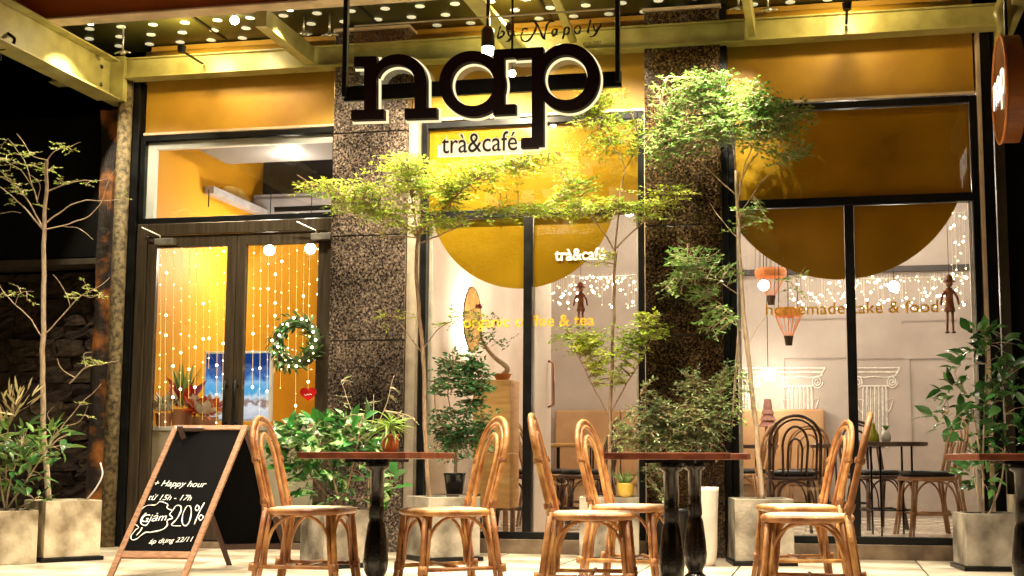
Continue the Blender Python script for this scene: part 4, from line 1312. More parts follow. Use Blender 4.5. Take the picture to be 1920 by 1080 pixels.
# dense shrub before the dark pillar
b = PL['shrub2']; Y = b.y
tree('leafy_shrub', 'dense grey green shrub with upright sprays behind the middle table', 'shrub', (b.x, b.y, .36), Y,
     [(1268, 945), (1268, 900), (1268, 860)],
     [([(1268, 870), (1220, 800), (1200, 740)], .005, .002), ([(1268, 870), (1290, 800), (1300, 720)], .005, .002), ([(1268, 870), (1330, 800), (1350, 740)], .005, .002),
      ([(1268, 870), (1250, 790), (1240, 760)], .005, .002), ([(1268, 900), (1240, 880), (1215, 900)], .004, .002), ([(1268, 880), (1200, 850), (1165, 820)], .004, .002)],
     [(1190, 800, 45, 40, .15, 30), (1240, 800, 45, 50, .2, 44), (1300, 790, 50, 60, .2, 54), (1345, 790, 28, 60, .15, 26), (1218, 740, 14, 30, .06, 8), (1330, 735, 16, 34, .06, 9), (1290, 720, 30, 36, .1, 14), (1362, 700, 8, 38, .05, 6),
      (1240, 890, 28, 45, .12, 22), (1180, 830, 30, 20, .1, 10), (1260, 835, 90, 18, .2, 30)],
     LEAFO, BARK, ll=.032, lw=.016, tl=.065, dens=1.7, tr=(.02, .015), crown='foliage', horizontal=1.6)
# small schefflera bush in the black pot
b = PL['scheff']; Y = b.y
tree('bushy_plant', 'bushy dark green plant in the black pot before the centre window', 'plant', (b.x, b.y, .59), Y,
     [(853, 895), (856, 850), (858, 800)],
     [([(858, 810), (840, 740), (850, 680)], .006, .002), ([(858, 810), (890, 740), (900, 690)], .006, .002), ([(858, 820), (820, 780), (815, 720)], .005, .002), ([(858, 840), (890, 800), (915, 780)], .005, .002)],
     [(860, 680, 45, 26, .14, 20), (850, 720, 44, 32, .16, 30), (895, 715, 36, 38, .15, 24), (880, 780, 46, 34, .16, 26), (840, 800, 40, 34, .15, 22), (905, 830, 30, 26, .12, 10), (850, 850, 40, 20, .12, 12)],
     mat('leaf_bluish_green', (.07, .19, .055), .4, col2=(.035, .11, .03), scale=3, island=.55, trans=.2), BARK, ll=.042, lw=.022, tl=.075, dens=1.8, tr=(.014, .010), crown='foliage', horizontal=.9)
# faint grass like tuft by pillar one, behind the bush
b = PL['bush']; Y = b.y + .2
tree('feathery_plant', 'pale feathery sprays standing behind the variegated bush', 'plant', (b.x + .05, b.y + .2, .35), Y,
     [(690, 960), (690, 880), (690, 820)],
     [([(690, 830), (660, 770), (640, 715)], .004, .0015), ([(690, 830), (720, 770), (738, 705)], .004, .0015), ([(690, 830), (700, 780), (700, 740)], .004, .0015)],
     [(645, 730, 12, 30, .06, 7), (738, 735, 12, 36, .06, 7), (700, 760, 20, 20, .06, 4), (760, 790, 20, 14, .06, 4)],
     LEAFO, BARKP, ll=.022, lw=.008, tl=.05, dens=1.0, tr=(.008, .006), crown='foliage', horizontal=1.5)

# leaf parts: big leaves one by one
def leafmesh(m, L, W, curl, nm='leaf', tip=1.0):
    vs = []; fs = []
    prof = [(0, .06), (.18, .62), (.42, 1.0), (.68, .80), (.88, .34), (1, .02)]
    for t, w_ in prof:
        z = -curl * L * t * t
        vs += [(t * L, -W / 2 * w_, z + .12 * W * w_), (t * L, 0, z), (t * L, W / 2 * w_, z + .12 * W * w_)]
    for i in range(len(prof) - 1):
        for j in range(2):
            a = i * 3 + j
            fs.append((a, a + 3, a + 4, a + 1))
    mb = MB().add(vs, fs)
    return mb.mesh(nm, m, True)
def place_leaf(me, par, p, d, s=1., nrm=None):
    d = d.normalized(); nrm = nrm or Vector((0, 0, 1))
    y = nrm.cross(d)
    y = y.normalized() if y.length > 1e-4 else d.orthogonal().normalized()
    z = d.cross(y)
    M_ = Matrix((d, y, z)).transposed().to_4x4()
    M_ = M_ @ Matrix.Rotation(rnd.uniform(-.6, .6), 4, 'X') @ Matrix.Scale(s, 4)
    M_.translation = p
    o = link('leaf', me, par)
    o.matrix_local = M_
    return o
def leaf_bush(name, label, cat, base, Y, masses, meshes, stems, group=None, stemm=BARK, smin=.7, smax=1.25, up=.35):
    t = thing(name, label, cat, group=group)
    b = Vector(base)
    st = MB(); tips = []
    for pts in stems:
        sm = smooth_path([at(q[0], q[1], Y + (q[2] if len(q) > 2 else 0)) for q in pts], 4)
        st.tube(sm, [.007 * (1 - i / len(sm)) + .002 for i in range(len(sm))], 6); tips += sm[2:]
    for (u, v, ru, rw, rd, n) in masses:
        c = at(u, v, Y); k = (at(u + 10, v, Y) - c).length / 10
        for i in range(n):
            q = rv(); q = q.normalized() * rnd.uniform(.45, 1.0) ** .6
            p = c + Vector((q.x * ru * k, q.y * rd, q.z * rw * k))
            s = min(tips, key=lambda a: (a - p).length)
            d = Vector((q.x, q.y, q.z * .6 + up)) + rv(.35)
            d.normalize()
            if rnd.random() < .35: st.tube([s, s.lerp(p, .5) + Vector((0, 0, .015)), p], [.003, .0022, .0015], 4, cap=False)
            place_leaf(rnd.choice(meshes), t, p, d, rnd.uniform(smin, smax), (Vector((0, 0, 1)) + rv(.45)).normalized())
    st.build('stem', stemm, t, smooth=True)
    rebase(t, base)
    return t
b = PL['bush']; Y = b.y
lm = [leafmesh(LEAFV, .125, .078, .35), leafmesh(LEAFV, .105, .068, .55), leafmesh(LEAFD, .11, .065, .4), leafmesh(mat('leaf_fresh_green', (.05, .20, .03), .3, col2=(.02, .10, .015), scale=10, island=.3, trans=.25), .095, .055, .3)]
leaf_bush('variegated_bush', 'variegated bush with broad green and cream leaves behind the first table', 'shrub', (b.x, b.y, .35), Y,
          [(600, 825, 70, 38, .24, 136), (665, 815, 46, 34, .2, 62), (545, 850, 34, 42, .14, 46), (635, 905, 85, 46, .2, 74), (735, 905, 28, 22, .1, 12), (585, 865, 50, 36, .2, 30)], lm,
          [[(640, 960), (620, 880), (590, 800)], [(640, 960), (660, 880), (680, 780)], [(640, 960), (590, 900), (550, 840)], [(640, 960), (690, 930), (735, 905)]])
b = PL['ficus']; Y = b.y
lm = [leafmesh(LEAFD, .12, .058, .3), leafmesh(LEAFD, .105, .052, .5), leafmesh(mat('leaf_mid_green', (.10, .22, .04), .3, col2=(.05, .13, .025), scale=6, island=.4, trans=.2), .09, .042, .3)]
leaf_bush('glossy_plant', 'tall glossy dark leaved plant in the square planter at the right', 'plant', (b.x, b.y, .34), Y,
          [(1850, 640, 48, 32, .12, 28), (1850, 690, 75, 38, .18, 50), (1820, 740, 62, 32, .16, 42), (1790, 790, 52, 24, .14, 28), (1885, 760, 50, 55, .2, 56), (1830, 815, 50, 25, .16, 26), (1895, 830, 30, 40, .15, 24), (1840, 890, 40, 40, .12, 36), (1865, 650, 40, 30, .1, 16)], lm,
          [[(1845, 975), (1843, 880), (1846, 760), (1852, 620)], [(1846, 975), (1828, 900), (1815, 800), (1780, 770)], [(1850, 975), (1878, 900), (1885, 800), (1880, 720)], [(1845, 900), (1820, 760), (1790, 700)]], stemm=BARKP)
b = PL['shrub1']; Y = b.y
lm = [leafmesh(LEAFG, .12, .042, .35), leafmesh(LEAFD, .105, .042, .5), leafmesh(LEAFG, .09, .036, .2)]
leaf_bush('leafy_shrub', 'leafy green shrub in the mottled planter at the left edge', 'shrub', (b.x, b.y, .33), Y,
          [(20, 820, 60, 30, .2, 60), (95, 830, 40, 28, .15, 40), (50, 880, 48, 36, .16, 44), (10, 890, 30, 40, .14, 24), (70, 935, 22, 18, .1, 10), (-30, 850, 40, 50, .2, 30)], lm,
          [[(10, 960), (20, 900), (40, 840)], [(10, 960), (50, 900), (90, 840)], [(10, 960), (0, 900), (-10, 820)], [(20, 960), (50, 945), (75, 930)]], stemm=BARKP)
lm = [leafmesh(mat('leaf_dry_cream', (.62, .52, .28), .5, col2=(.42, .34, .14), scale=8, island=.3, trans=.2), .12, .018, .1)]
leaf_bush('spiky_plant', 'cream spiky leaves standing behind the left shrub', 'plant', (b.x, b.y + .1, .4), Y + .1,
          [(15, 765, 38, 38, .12, 34), (40, 755, 26, 26, .1, 12)], lm, [[(10, 930), (12, 850), (16, 790)]], up=1.0)
# potted plant on the first table
P = tb.location
ptp = Vector((atd(731, 6.72).x, atd(731, 6.72).y, .7505))
t = thing('pot_plant', 'small terracotta pot of narrow arching light green leaves on the first table', 'pot plant', ptp)
MB().lathe([(.032, 0), (.043, .02), (.045, .055), (.041, .075), (.046, .078), (.047, .092), (.040, .092), (.038, .08)], n=20).build('pot_body', TERRA, t, smooth=True)
MB().lathe([(.037, .08), (.02, .084)], n=14).build('soil', SOIL, t)
lm = [leafmesh(mat('leaf_lime', (.34, .50, .09), .4, col2=(.20, .36, .05), scale=6, island=.4, trans=.3), .12, .012, .45), leafmesh(MATS['leaf_lime'], .095, .011, .8)]
MB().tube([(0, 0, .08), (.003, .002, .13), (0, 0, .16)], [.006, .005, .004], 6).build('stem', BARKP, t)
for k in range(64):
    a = k * 2.399; e = rnd.uniform(-.25, 1.2)
    place_leaf(lm[k % 2], t, Vector((0, 0, rnd.uniform(.10, .16))), Vector((math.cos(a), math.sin(a), e)), rnd.uniform(.7, 1.15))
# white hose curl at the left
hp = MB().tube(smooth_path([atz(165, 950, .42) * 0 + at(163, 936, PL['tree1'].y + .15), at(180, 915, PL['tree1'].y + .15), at(192, 890, PL['tree1'].y + .15), at(188, 868, PL['tree1'].y + .15)]), .006, 8)
tag(hp.build('garden_hose', WHITEP, smooth=True), 'short white curl of hose sticking up behind the pale planter', 'hose')

# ------------------------------------------------------------------ on the doors
wr = thing('christmas_wreath', 'round green Christmas wreath with small lights on the right door', 'wreath')
wc = at(556, 643, -.07); WR_ = .165
lm = [leafmesh(LEAFD, .060, .024, .2), leafmesh(LEAFO, .055, .020, .2)]
for k in range(250):
    a = rnd.uniform(0, 2 * PI); b_ = rnd.uniform(0, 2 * PI); rr = rnd.uniform(.03, .065)
    p = wc + Vector(((WR_ + rr * math.cos(b_)) * math.cos(a), -abs(rr * math.sin(b_)) , (WR_ + rr * math.cos(b_)) * math.sin(a)))
    d = Vector((-math.sin(a), 0, math.cos(a))) + Vector((math.cos(a) * math.cos(b_), -abs(math.sin(b_)), math.sin(a) * math.cos(b_))) * .9 + rv(.3)
    place_leaf(rnd.choice(lm), wr, p, d, rnd.uniform(.8, 1.3))
MB().tube([wc + Vector((WR_ * math.cos(2 * PI * i / 32), 0, WR_ * math.sin(2 * PI * i / 32))) for i in range(32)], .045, 8, closed=True).build('wreath_ring', mat('dark_moss', (.04, .06, .02), .9, scale=30, bump=.6), wr, smooth=True)
bms = MB().ball((0, 0, 0), .0042, 6, 4).mesh('fairy_bulb', glow('dim_fairy_bulb', (1, .70, .28), 6), True)
bm_ = MB().ball((0, 0, 0), .006, 8, 5).mesh('fairy_bulb', BULB, True)
bmw = MB().ball((0, 0, 0), .0105, 8, 5).mesh('fairy_bulb', glow('bright_fairy_bulb', (1, .82, .5), 18), True)
for k in range(22):
    a = k * 2.4 + .3; rr = rnd.uniform(-.035, .04)
    link('fairy_bulb', bmw if k % 2 else bm_, wr, 0, wc + Vector(((WR_ + rr) * math.cos(a), -.07, (WR_ + rr) * math.sin(a))))
rebase(wr, wc)
hc = at(578, 738, -.02)
hs_ = thing('red_heart_sticker', 'round red heart sticker with white script low on the right door', 'sticker', hc)
hp_ = [(.070 * (16 * math.sin(t_) ** 3) / 16, .066 * (13 * math.cos(t_) - 4 * math.cos(2 * t_) - 2.2 * math.cos(3 * t_) - math.cos(4 * t_)) / 16) for t_ in [2 * PI * i / 40 for i in range(40)]]
MB().prism(hp_, -.004, .0).build('heart', mat('red_sticker', (.62, .01, .01), .35, scale=9), hs_)
MB().tube(smooth_path([Vector((-.03, -.006, -.006)), Vector((-.015, -.006, -.014)), Vector((-.005, -.006, -.004)), Vector((.006, -.006, -.013)), Vector((.016, -.006, -.003)), Vector((.032, -.006, -.010))], 4), .0025, 5).build('script', WHITEP, hs_)

# fairy light curtain behind the doors
fc = thing('fairy_light_curtain', 'curtain of hanging fairy lights behind the two glass doors', 'fairy lights')
WIRE = mat('glowing_gold_wire', (.75, .52, .16), .4, emit=(1, .62, .16), estr=1.1)  # wire glows by itself, emission standing in for light from the bulbs
nbulb = 0
for (u0, u1) in ((301, 448), (478, 622)):
    n = 12
    for i in range(n):
        u = u0 + (u1 - u0) * i / (n - 1) + rnd.uniform(-2, 2)
        top = at(u, 462, .14); bot = at(u - 3, 700 + rnd.uniform(-20, 110), .14)
        MB().tube([top, top.lerp(bot, .5) + Vector((rnd.uniform(-.008, .008), 0, 0)), bot], .0022, 4).build('wire', WIRE, fc)
        m = 9; off = rnd.uniform(0, .1)
        for k in range(m):
            z = top.z - off - (top.z - bot.z) * (k + rnd.uniform(-.3, .3)) / m
            if z < bot.z or z > top.z: continue
            link('fairy_bulb', rnd.choice((bmw, bm_, bm_, bms, bms)), fc, 0, (top.x + (bot.x - top.x) * (top.z - z) / (top.z - bot.z), .14, z)); nbulb += 1
rebase(fc, (-4.7, .14, 2.5))
def icicles(name, label, boxes, Y, n):
    t = thing(name, label, 'fairy lights')
    for (u0, v0, u1, v1, cnt) in boxes:
        a = at(u0, v0, Y); b_ = at(u1, v0, Y)
        MB().tube([a, (a + b_) / 2 + Vector((0, 0, -.02)), b_], .003, 4).build('wire', WHITEP, t)
        for k in range(cnt):
            u = u0 + (u1 - u0) * (k + rnd.random()) / cnt
            v = v0 + (v1 - v0) * rnd.random() ** 1.2
            p = at(u, v, Y + rnd.uniform(-.02, .02))
            link('fairy_bulb', rnd.choice((bmw, bm_, bm_, bms)), t, 0, p)
            if rnd.random() < .4: MB().tube([Vector((p.x, p.y, a.z)), p], .0012, 3).build('wire', WHITEP, t)
    rebase(t, at((boxes[0][0] + boxes[0][2]) / 2, boxes[0][1], Y))
icicles('icicle_lights', 'band of icicle lights hanging behind the right window', [(1480, 518, 1815, 582, 170), (1782, 395, 1812, 520, 22)], 1.0, 0)
icicles('icicle_lights', 'cluster of icicle lights behind the right pane of the centre window', [(1035, 515, 1200, 582, 95)], 1.0, 0)

# ------------------------------------------------------------------ indoor things
# round backlit mirror on the partition
mc = Vector((-3.1, 1.12, 1.93))
mr_ = thing('backlit_mirror', 'round gold mirror with a bright halo on the cream partition', 'mirror', mc)
def disc_local(x0, x1, r, nm, m, par, hole=0):
    mb = MB(); n = 40
    vs = [(x0, r * math.cos(2 * PI * i / n), r * math.sin(2 * PI * i / n)) for i in range(n)] + [(x1, r * math.cos(2 * PI * i / n), r * math.sin(2 * PI * i / n)) for i in range(n)]
    mb.add(vs, [tuple(range(n)), tuple(range(2 * n - 1, n - 1, -1))] + [(i, n + i, n + (i + 1) % n, (i + 1) % n) for i in range(n)])
    return mb.build(nm, m, par)
disc_local(.06, .075, .28, 'mirror_face', mat('gold_mirror', (.85, .52, .14), .25, metal=.5, scale=3), mr_)
MB().tube([(.035, .25 * math.cos(2 * PI * i / 32), .25 * math.sin(2 * PI * i / 32)) for i in range(32)], .012, 8, closed=True).build('halo_tube', glow('halo_tube', (1, .90, .70), 90), mr_)
MB().tube([(.07, .283 * math.cos(2 * PI * i / 40), .283 * math.sin(2 * PI * i / 40)) for i in range(40)], .009, 8, closed=True).build('mirror_rim', mat('brown_rim', (.2, .08, .02), .4), mr_, smooth=True)
lamp('mirror_fill_light', 'POINT', mc + Vector((.35, .1, .1)), 4, (1, .8, .45), None, mr_, .05)  # added fill without a fixture, brightens the mirror face
# cabinet with bonsai
PLY = mat('orange_plywood', (.62, .36, .13), .5, col2=(.48, .25, .08), scale=5, stretch=(1, 1, 6))
ca = at(885, 950, .45); cb_ = at(957, 712, .45)
cb = thing('wooden_cabinet', 'narrow orange plywood cabinet on short legs behind the centre window', 'cabinet', (ca.x, .45, .12))
zt = cb_.z - .12; wx = cb_.x - ca.x
MB().box((0, 0, .20), (wx, .32, zt * .52)).build('cabinet_body', PLY, cb, bevel=.004)
MB().box((0, .002, zt * .52 + .004), (wx, .318, zt)).build('cabinet_door', PLY, cb, bevel=.004)
for x, y in ((.02, .02), (wx - .06, .02), (.02, .27), (wx - .06, .27)):
    MB().box((x, y, 0), (x + .035, y + .035, .20)).build('leg', WALNUT, cb)
bz = Vector((at(942, 712, .6).x, .60, cb_.z + .002))
bo = thing('bonsai_plant', 'small bonsai with a curved trunk and one red flower on the plywood cabinet', 'plant')
MB().lathe([(.05, 0), (.075, .05), (.08, .055), (.07, .05)], bz, 16).build('pot_body', TERRA, bo, smooth=True)
tk = [Vector((bz.x, bz.y, bz.z + .04)), at(951, 690, .6), at(925, 668, .6), at(905, 640, .6), at(900, 610, .6), at(897, 585, .6)]
MB().tube(smooth_path(tk, 5), [.026 - .0008 * i for i in range(26)], 8).build('trunk', BARKP, bo, smooth=True)
lb = MB(); fn = MB()
for (u, v, ru, rvv, n) in ((870, 605, 24, 22, 22), (900, 620, 40, 24, 30), (925, 645, 34, 14, 16), (885, 640, 26, 14, 12)):
    for i in range(n):
        p = at(u + rnd.uniform(-ru, ru), v + rnd.uniform(-rvv, rvv), .6 + rnd.uniform(-.08, .08))
        twig(fn, lb, p, Vector((rnd.uniform(-1, 1), rnd.uniform(-.6, .6), rnd.uniform(-.3, .8))).normalized(), .07, .032, .018)
lb.build('foliage', LEAFG, bo); fn.build('twigs', BARK, bo)
fl_ = MB(); fc_ = at(897, 574, .58)
for k in range(14):
    a = k * 2.4; e = .3 + (k / 14) * 1.3
    fl_.leaf(fc_ - Vector((0, 0, .02)), Vector((math.cos(a) * .6, math.sin(a) * .6, e)), Vector((math.cos(a), math.sin(a), .2)), .045, .035)
fl_.build('flower', mat('crimson_petal', (.50, .02, .05), .5), bo)
rebase(bo, bz)
# open inner door
dr = thing('open_inner_door', 'cream door standing open edge on behind the centre mullion', 'door', (at(1006, 800, .3).x, .14, .12))
MB().box((-.02, 0, 0), (.02, .62, 2.10)).build('door_leaf', PINKW, dr, bevel=.004)
MB().tube([(.022, .50, 1.02), (.065, .50, 1.04), (.065, .50, 1.38), (.022, .50, 1.40)], .011, 8).build('handle', mat('copper_handle', (.4, .2, .12), .3, metal=.7), dr, smooth=True)

G3 = 'bentwood chairs indoors'
BENT = mat('dark_bentwood', (.085, .038, .02), .35, col2=(.05, .02, .01), scale=9)
BENTL = mat('light_bentwood', (.42, .22, .10), .4, col2=(.30, .14, .05), scale=9)
dseat = mat('dark_seat_leather', (.02, .015, .013), .4)
ic = make_chair('', G3, BENT, dseat, wd=.20, top=.94, nloops=2, name='bentwood_chair', r=.013, cushion=True)
il = make_chair('', G3, BENTL, dseat, wd=.20, top=.92, nloops=2, name='bentwood_chair', r=.013, cushion=True)
inner = [(ic, 1484, .85, 262, 'dark bentwood chair seen from behind, left of the right window mullion'),
         (il, 1738, 1.05, 160, 'light bentwood chair with a black cushion beside the glossy plant'),
         (ic, 1640, 1.9, 60, 'dark bentwood chair behind the tall round table'),
         (il, 1395, 2.7, 200, 'light bentwood chair far back behind the thin right sapling'),
         (il, 1500, 3.2, 250, 'light bentwood chair against the orange bench, behind the dark one'),
         (ic, 963, 1.2, 20, 'dark bentwood chair half hidden by the plywood cabinet'),
         (il, 1030, 1.75, 10, 'light bentwood chair just right of the centre mullion'),
         (ic, 1096, 1.35, 165, 'dark bentwood chair with cushion behind the rattan chairs, centre window')]
used = set()
for (src, u, Y, a, lab) in inner:
    p = at(u, 900, Y); P = Vector((p.x, Y, .12))
    if src not in used:
        used.add(src); src.location = P; src.rotation_euler = (0, 0, facing(P, a)); src['label'] = lab
    else:
        dup(src, P, facing(P, a), lab)
def round_table(u, Y, label, r=.30, h=.74, m=None, lm_=None):
    p = at(u, 900, Y)
    t = thing('round_table', label, 'table', (p.x, Y, .12), group='tables indoors')
    MB().lathe([(r * .96, h - .035), (r, h - .025), (r, h - .004), (r * .98, h)], n=36).build('tabletop', m or mat('dark_table_wood', (.10, .055, .035), .35, scale=6), t, smooth=False)
    for k in range(4):
        a = PI / 4 + k * PI / 2 + .25
        MB().tube([(r * .62 * math.cos(a), r * .62 * math.sin(a), h - .035), (r * .62 * math.cos(a), r * .62 * math.sin(a), 0)], .009, 7).build('leg', BLACKM, t)
    MB().tube([(r * .62 * math.cos(2 * PI * i / 20), r * .62 * math.sin(2 * PI * i / 20), .2) for i in range(20)], .006, 6, closed=True).build('ring_brace', BLACKM, t)
    return t
rt = round_table(1672, 1.0, 'round dark table on thin black legs behind the right window pane', .29)
round_table(1590, 2.6, 'round dark table farther back by the orange bench', .34)
round_table(1078, 2.2, 'round orange topped table in the centre window', .36, m=PLY)
round_table(1395, 3.1, 'round dark table at the back left of the right window', .34)
# things on the round table
bt = rt.location
g_ = thing('green_bottle', 'squat yellow green glass bottle on the round table', 'bottle', (at(1637, 815, 1.0).x, .95, .861))
MB().lathe([(.045, 0), (.05, .02), (.045, .06), (.02, .10), (.014, .14), (.016, .15)], n=18).build('bottle_body', mat('yellow_green_glass', (.42, .42, .03), .15, scale=4), g_, smooth=True)
g_ = thing('white_vase', 'small white and green vase beside the bottle on the round table', 'vase', (at(1661, 815, 1.0).x, .98, .861))
MB().lathe([(.03, 0), (.042, .03), (.035, .07), (.02, .09)], n=16).build('vase_body', WHITEP, g_, smooth=True)
mb = MB()
for k in range(18): mb.leaf(Vector((0, 0, .085)), Vector((math.cos(k * 2.4), math.sin(k * 2.4), 1.4)), Vector((0, 0, 1)), .06, .02)
mb.build('leaves', LEAFG, g_)
# orange bench along the back wall
ORV = mat('orange_bench_vinyl', (.46, .27, .13), .5, col2=(.38, .21, .095), scale=4)
z1, z0 = at(1300, 768, BACKY - .1).z, at(1300, 850, BACKY - .1).z
bn = thing('wall_bench', 'long orange tan upholstered bench along the grey back wall', 'bench', (-2.9, BACKY - .5, .12))
for k in range(4):
    MB().box((k * .72, .37, .42), (k * .72 + .712, .49, z1 - .12)).build('backrest', ORV, bn, bevel=.02)
    MB().box((k * .72, -.02, .34), (k * .72 + .712, .365, .42)).build('seat_cushion', ORV, bn, bevel=.02)
MB().box((0, .02, 0), (2.87, .48, .335)).build('bench_base', mat('beige_bench_base', (.45, .30, .18), .6), bn)
# balloon lamps
def balloon(u, v, Y, label, r=.135):
    c = at(u, v, Y)
    t = thing('balloon_lamp', label, 'lamp', c, group='hot air balloon lamps')
    OR = mat('orange_paper_band', (.70, .24, .06), .6, emit=(1, .28, .08), estr=.25)
    n = 16
    mb = MB()
    rings = [(r * .96, .035), (r * 1.04, .01), (r * 1.0, -.02), (r * .93, -.04)]
    vs = [(q * math.cos(2 * PI * i / 32), q * math.sin(2 * PI * i / 32), z + (.006 if i % 2 else 0)) for q, z in rings for i in range(32)]
    mb.add(vs, [(a * 32 + i, a * 32 + (i + 1) % 32, (a + 1) * 32 + (i + 1) % 32, (a + 1) * 32 + i) for a in range(3) for i in range(32)])
    mb.build('paper_band', OR, t)
    for i in range(n):
        a = 2 * PI * i / n
        MB().tube([(r * .93 * math.cos(a), r * .93 * math.sin(a), -.04), (.035 * math.cos(a), .035 * math.sin(a), -.20)], .0028, 4).build('cord', OR, t)
    for i in range(8):
        a = 2 * PI * i / 8
        MB().tube([(r * math.cos(a), r * math.sin(a), .03), (r * .9 * math.cos(a), r * .9 * math.sin(a), .45)], .0018, 4).build('cord', BLACKM, t)
    MB().lathe([(.028, -.28), (.040, -.20)], n=14).build('basket', mat('dark_basket', (.10, .05, .03), .8, scale=50, bump=.6), t, smooth=False)
    MB().lathe([(r * .9, .45), (r * .2, .50)], n=14).build('crown_cap', mat('dark_basket2', (.10, .05, .03), .8), t)
    MB().tube([(0, 0, .5), (0, 0, 3.46 - c.z)], .003, 4).build('suspension_cord', BLACKM, t)
balloon(1445, 512, 1.6, 'upper orange balloon lamp behind the tall sapling')
balloon(1478, 586, 1.3, 'lower orange balloon lamp overlapping the gold lettering', .115)
# marionettes
def puppet(u, v, Y, s, label):
    c = at(u, v, Y)
    t = thing('hanging_puppet', label, 'puppet', c, group='wooden string puppets')
    W_ = mat('carved_brown_wood', (.36, .13, .07), .55, col2=(.22, .07, .03), scale=20)
    D_ = mat('dark_carved_wood', (.06, .03, .025), .5)
    def L(p): return Vector(p) * s
    MB().lathe([(.020 * s, -.16 * s), (.055 * s, -.155 * s), (.040 * s, -.08 * s), (.034 * s, .0), (.045 * s, .045 * s), (.03 * s, .075 * s), (.014 * s, .085 * s)], n=14, sy=.75).build('torso', W_, t, smooth=True)
    MB().ball(L((0, 0, .12)), .036 * s, 12, 8).build('head', mat('carved_face', (.55, .28, .16), .5), t, smooth=True)
    MB().lathe([(.065 * s, .14 * s), (.045 * s, .155 * s), (.036 * s, .19 * s), (.008 * s, .215 * s)], n=14).build('hat', W_, t, smooth=True)
    for k in (-1, 1):
        MB().tube([L((.042 * k, 0, .05)), L((.075 * k, -.01, -.02)), L((.085 * k, -.03, -.09))], [.014 * s, .012 * s, .010 * s], 7).build('arm', W_, t, smooth=True)
        MB().tube([L((.024 * k, 0, -.14)), L((.026 * k, -.005, -.25)), L((.028 * k, 0, -.345))], [.016 * s, .013 * s, .011 * s], 7).build('leg', W_, t, smooth=True)
        MB().ball(L((.03 * k, -.018, -.36)), .024 * s, 10, 6, .5).build('shoe', D_, t, smooth=True)
    MB().tube([L((0, 0, .21)), (0, 0, 3.3 - c.z)], .002, 4).build('string', BLACKM, t)
puppet(1780, 555, .45, .78, 'brown carved string puppet hanging at the right end of the right window')
puppet(1089, 560, .45, .66, 'brown carved string puppet hanging in the centre window')
# pink tabletop tree
t = thing('tabletop_tree', 'small pinkish cone tree ornament glowing on a table below the mural', 'ornament', at(1440, 800, 2.9))
for k in range(4):
    MB().lathe([(.10 - .018 * k, .06 * k), (.03, .06 * k + .085)], n=14).build('tier', mat('rose_tinsel', (.48, .22, .17), .5, scale=60, bump=.5), t)
MB().lathe([(.03, -.10), (.03, 0)], n=10).build('stem', WALNUT, t)
# yellow room: bright counter, screen and flowers
cn = thing('cream_counter', 'glossy cream counter just inside the doors', 'counter', (-5.58, .20, .12))
MB().box((0, 0, 0), (1.65, .34, .82)).build('counter_front', mat('cream_laminate', (.80, .70, .52), .3, scale=3), cn, bevel=.006)
MB().box((-.02, -.02, .823), (1.67, .36, .86)).build('counter_top', WHITEP, cn, bevel=.004)
p0_, p1_ = at(384, 786, .47), at(506, 662, .47)
sc_ = thing('display_screen', 'lit display showing a blue seaside picture above a white lower part, behind the doors', 'screen', (p0_.x, .47, p0_.z))
wd_, ht_ = p1_.x - p0_.x, p1_.z - p0_.z
MB().box((-.02, 0, -.02), (wd_ + .02, .05, ht_ + .02)).build('casing', WHITEP, sc_, bevel=.004)
def screen_mat():
    m = bpy.data.materials.new('lit_picture'); m.use_nodes = True
    n, L = m.node_tree.nodes, m.node_tree.links
    tc = n.new('ShaderNodeTexCoord'); sp2 = n.new('ShaderNodeSeparateXYZ'); L.new(tc.outputs['Generated'], sp2.inputs[0])
    nz = n.new('ShaderNodeTexNoise'); nz.inputs['Scale'].default_value = 9; nz.inputs['Detail'].default_value = 6
    L.new(tc.outputs['Generated'], nz.inputs['Vector'])
    ma = n.new('ShaderNodeMath'); ma.operation = 'MULTIPLY_ADD'; ma.inputs[1].default_value = .35; L.new(nz.outputs[0], ma.inputs[0]); L.new(sp2.outputs[2], ma.inputs[2])
    r = n.new('ShaderNodeValToRGB'); cr = r.color_ramp
    cr.elements[0].position = .15; cr.elements[0].color = (.55, .58, .68, 1)
    cr.elements[1].position = 1.15; cr.elements[1].color = (.015, .05, .22, 1)
    for p_, c_ in ((.36, (.85, .85, .9, 1)), (.42, (.30, .16, .13, 1)), (.50, (.75, .85, .95, 1)), (.60, (.10, .45, .80, 1)), (.74, (.25, .55, .9, 1)), (.86, (.03, .12, .42, 1)), (.93, (.10, .16, .38, 1))):
        e = cr.elements.new(p_); e.color = c_
    cr.elements[1].position = 1.0 if False else cr.elements[1].position
    L.new(ma.outputs[0], r.inputs[0])
    e = n.new('ShaderNodeEmission'); e.inputs[1].default_value = 1.1; L.new(r.outputs[0], e.inputs[0])
    L.new(e.outputs[0], n['Material Output'].inputs[0])
    return m
MB().box((0, -.006, 0), (wd_, -.001, ht_)).build('screen_face', screen_mat(), sc_)
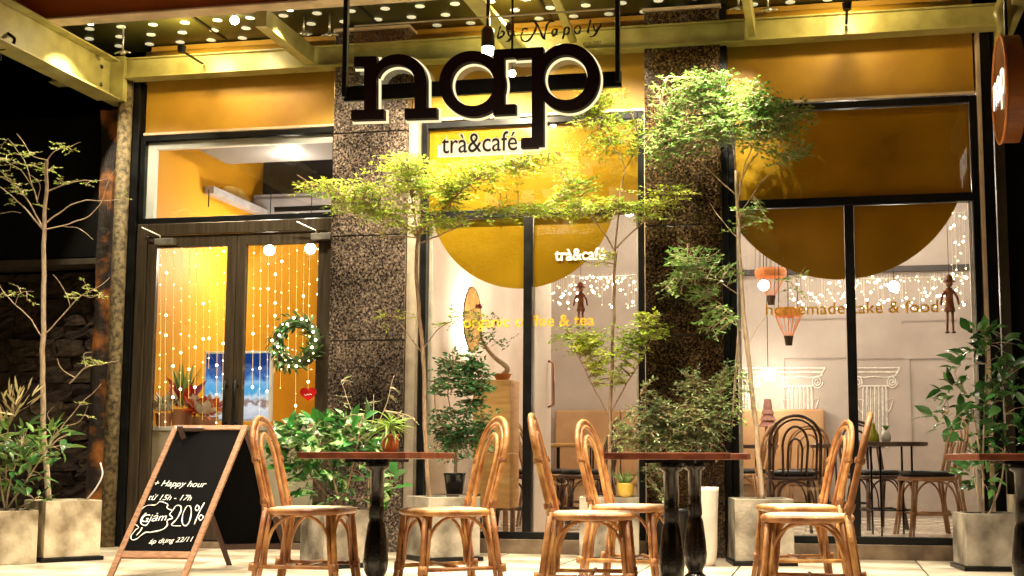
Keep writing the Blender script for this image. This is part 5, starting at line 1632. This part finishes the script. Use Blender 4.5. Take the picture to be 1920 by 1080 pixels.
def flowerbox(u0, u1, v, Y, label, kinds, name='flower_pot'):
    a, b_ = at(u0, v, Y), at(u1, v, Y)
    w_ = b_.x - a.x
    t = thing(name, label, 'pot plant', ((a.x + b_.x) / 2, Y, .981))
    h = max(.05, a.z - .981)
    MB().lathe([(w_ * .38, 0), (w_ * .48, h * .9), (w_ * .5, h), (w_ * .45, h)], n=18).build('pot_body', mat('rose_wood_pot', (.45, .20, .10), .6, scale=9), t, smooth=False)
    for (m, n, L, W, e0, e1, spread) in kinds:
        me = leafmesh(m, L, W, .15)
        for k in range(n):
            aa = k * 2.399 + rnd.random() * .5; e = rnd.uniform(e0, e1)
            place_leaf(me, t, Vector((math.cos(aa) * spread * rnd.random(), math.sin(aa) * spread * rnd.random(), h + rnd.uniform(0, .06))), Vector((math.cos(aa), math.sin(aa), e)), rnd.uniform(.7, 1.2))
    return t
RED = mat('red_bract', (.62, .03, .03), .45, scale=8, island=.2, trans=.15)
ORR = mat('orange_red_petal', (.80, .14, .04), .45, scale=8, island=.3, trans=.15)
WHP = mat('white_petal', (.85, .80, .66), .5, scale=8, island=.15, trans=.15)
flowerbox(292, 322, 775, .26, 'rosy pot of pale yellow flowers at the left end of the counter', [(WHP, 40, .12, .06, .4, 4, .08), (LEAFO, 16, .18, .02, .8, 3.5, .05)])
flowerbox(322, 360, 768, .32, 'rosy pot of tall spear leaves with deep red blooms on the counter', [(LEAFG, 12, .36, .035, 2.2, 5, .05), (mat('magenta_bract', (.45, .015, .05), .4, scale=8, island=.2), 14, .22, .09, 1.5, 3.5, .07), (WHP, 12, .20, .03, .8, 3, .05)])
flowerbox(356, 408, 782, .27, 'pot of orange red and white flowers beside the door handle', [(ORR, 70, .15, .08, -.1, 3.0, .12), (WHP, 44, .14, .07, .8, 4.0, .12), (RED, 16, .10, .06, .5, 2, .08)])
# grey beam, dark opening and track light of the upper door room
a = at(392, 356, 1.1); b_ = at(520, 412, 2.4)
tl_ = thing('track_light', 'grey diagonal light track behind the glass above the door', 'lamp')
mb = MB(); mb.beam(a, b_, .10, .07); mb.build('track_body', mat('grey_track_metal', (.35, .33, .34), .4), tl_, bevel=.004)
MB().tube([a, Vector((a.x, a.y, 3.02))], .006, 6).build('rod', BLACKM, tl_)
rebase(tl_, a)
ac = at(446, 382, 1.75)
ar = thing('wall_arch', 'pale yellow arched panel high behind the transom glass', 'wall panel', (-5.62, 1.75, ac.z), PI / 2)
MB().prism(arc((0, 0), .36, .16, 180, 0, 20), -.03, .0).build('arch_panel', mat('pale_yellow_paint', (.75, .48, .12), .6), ar)
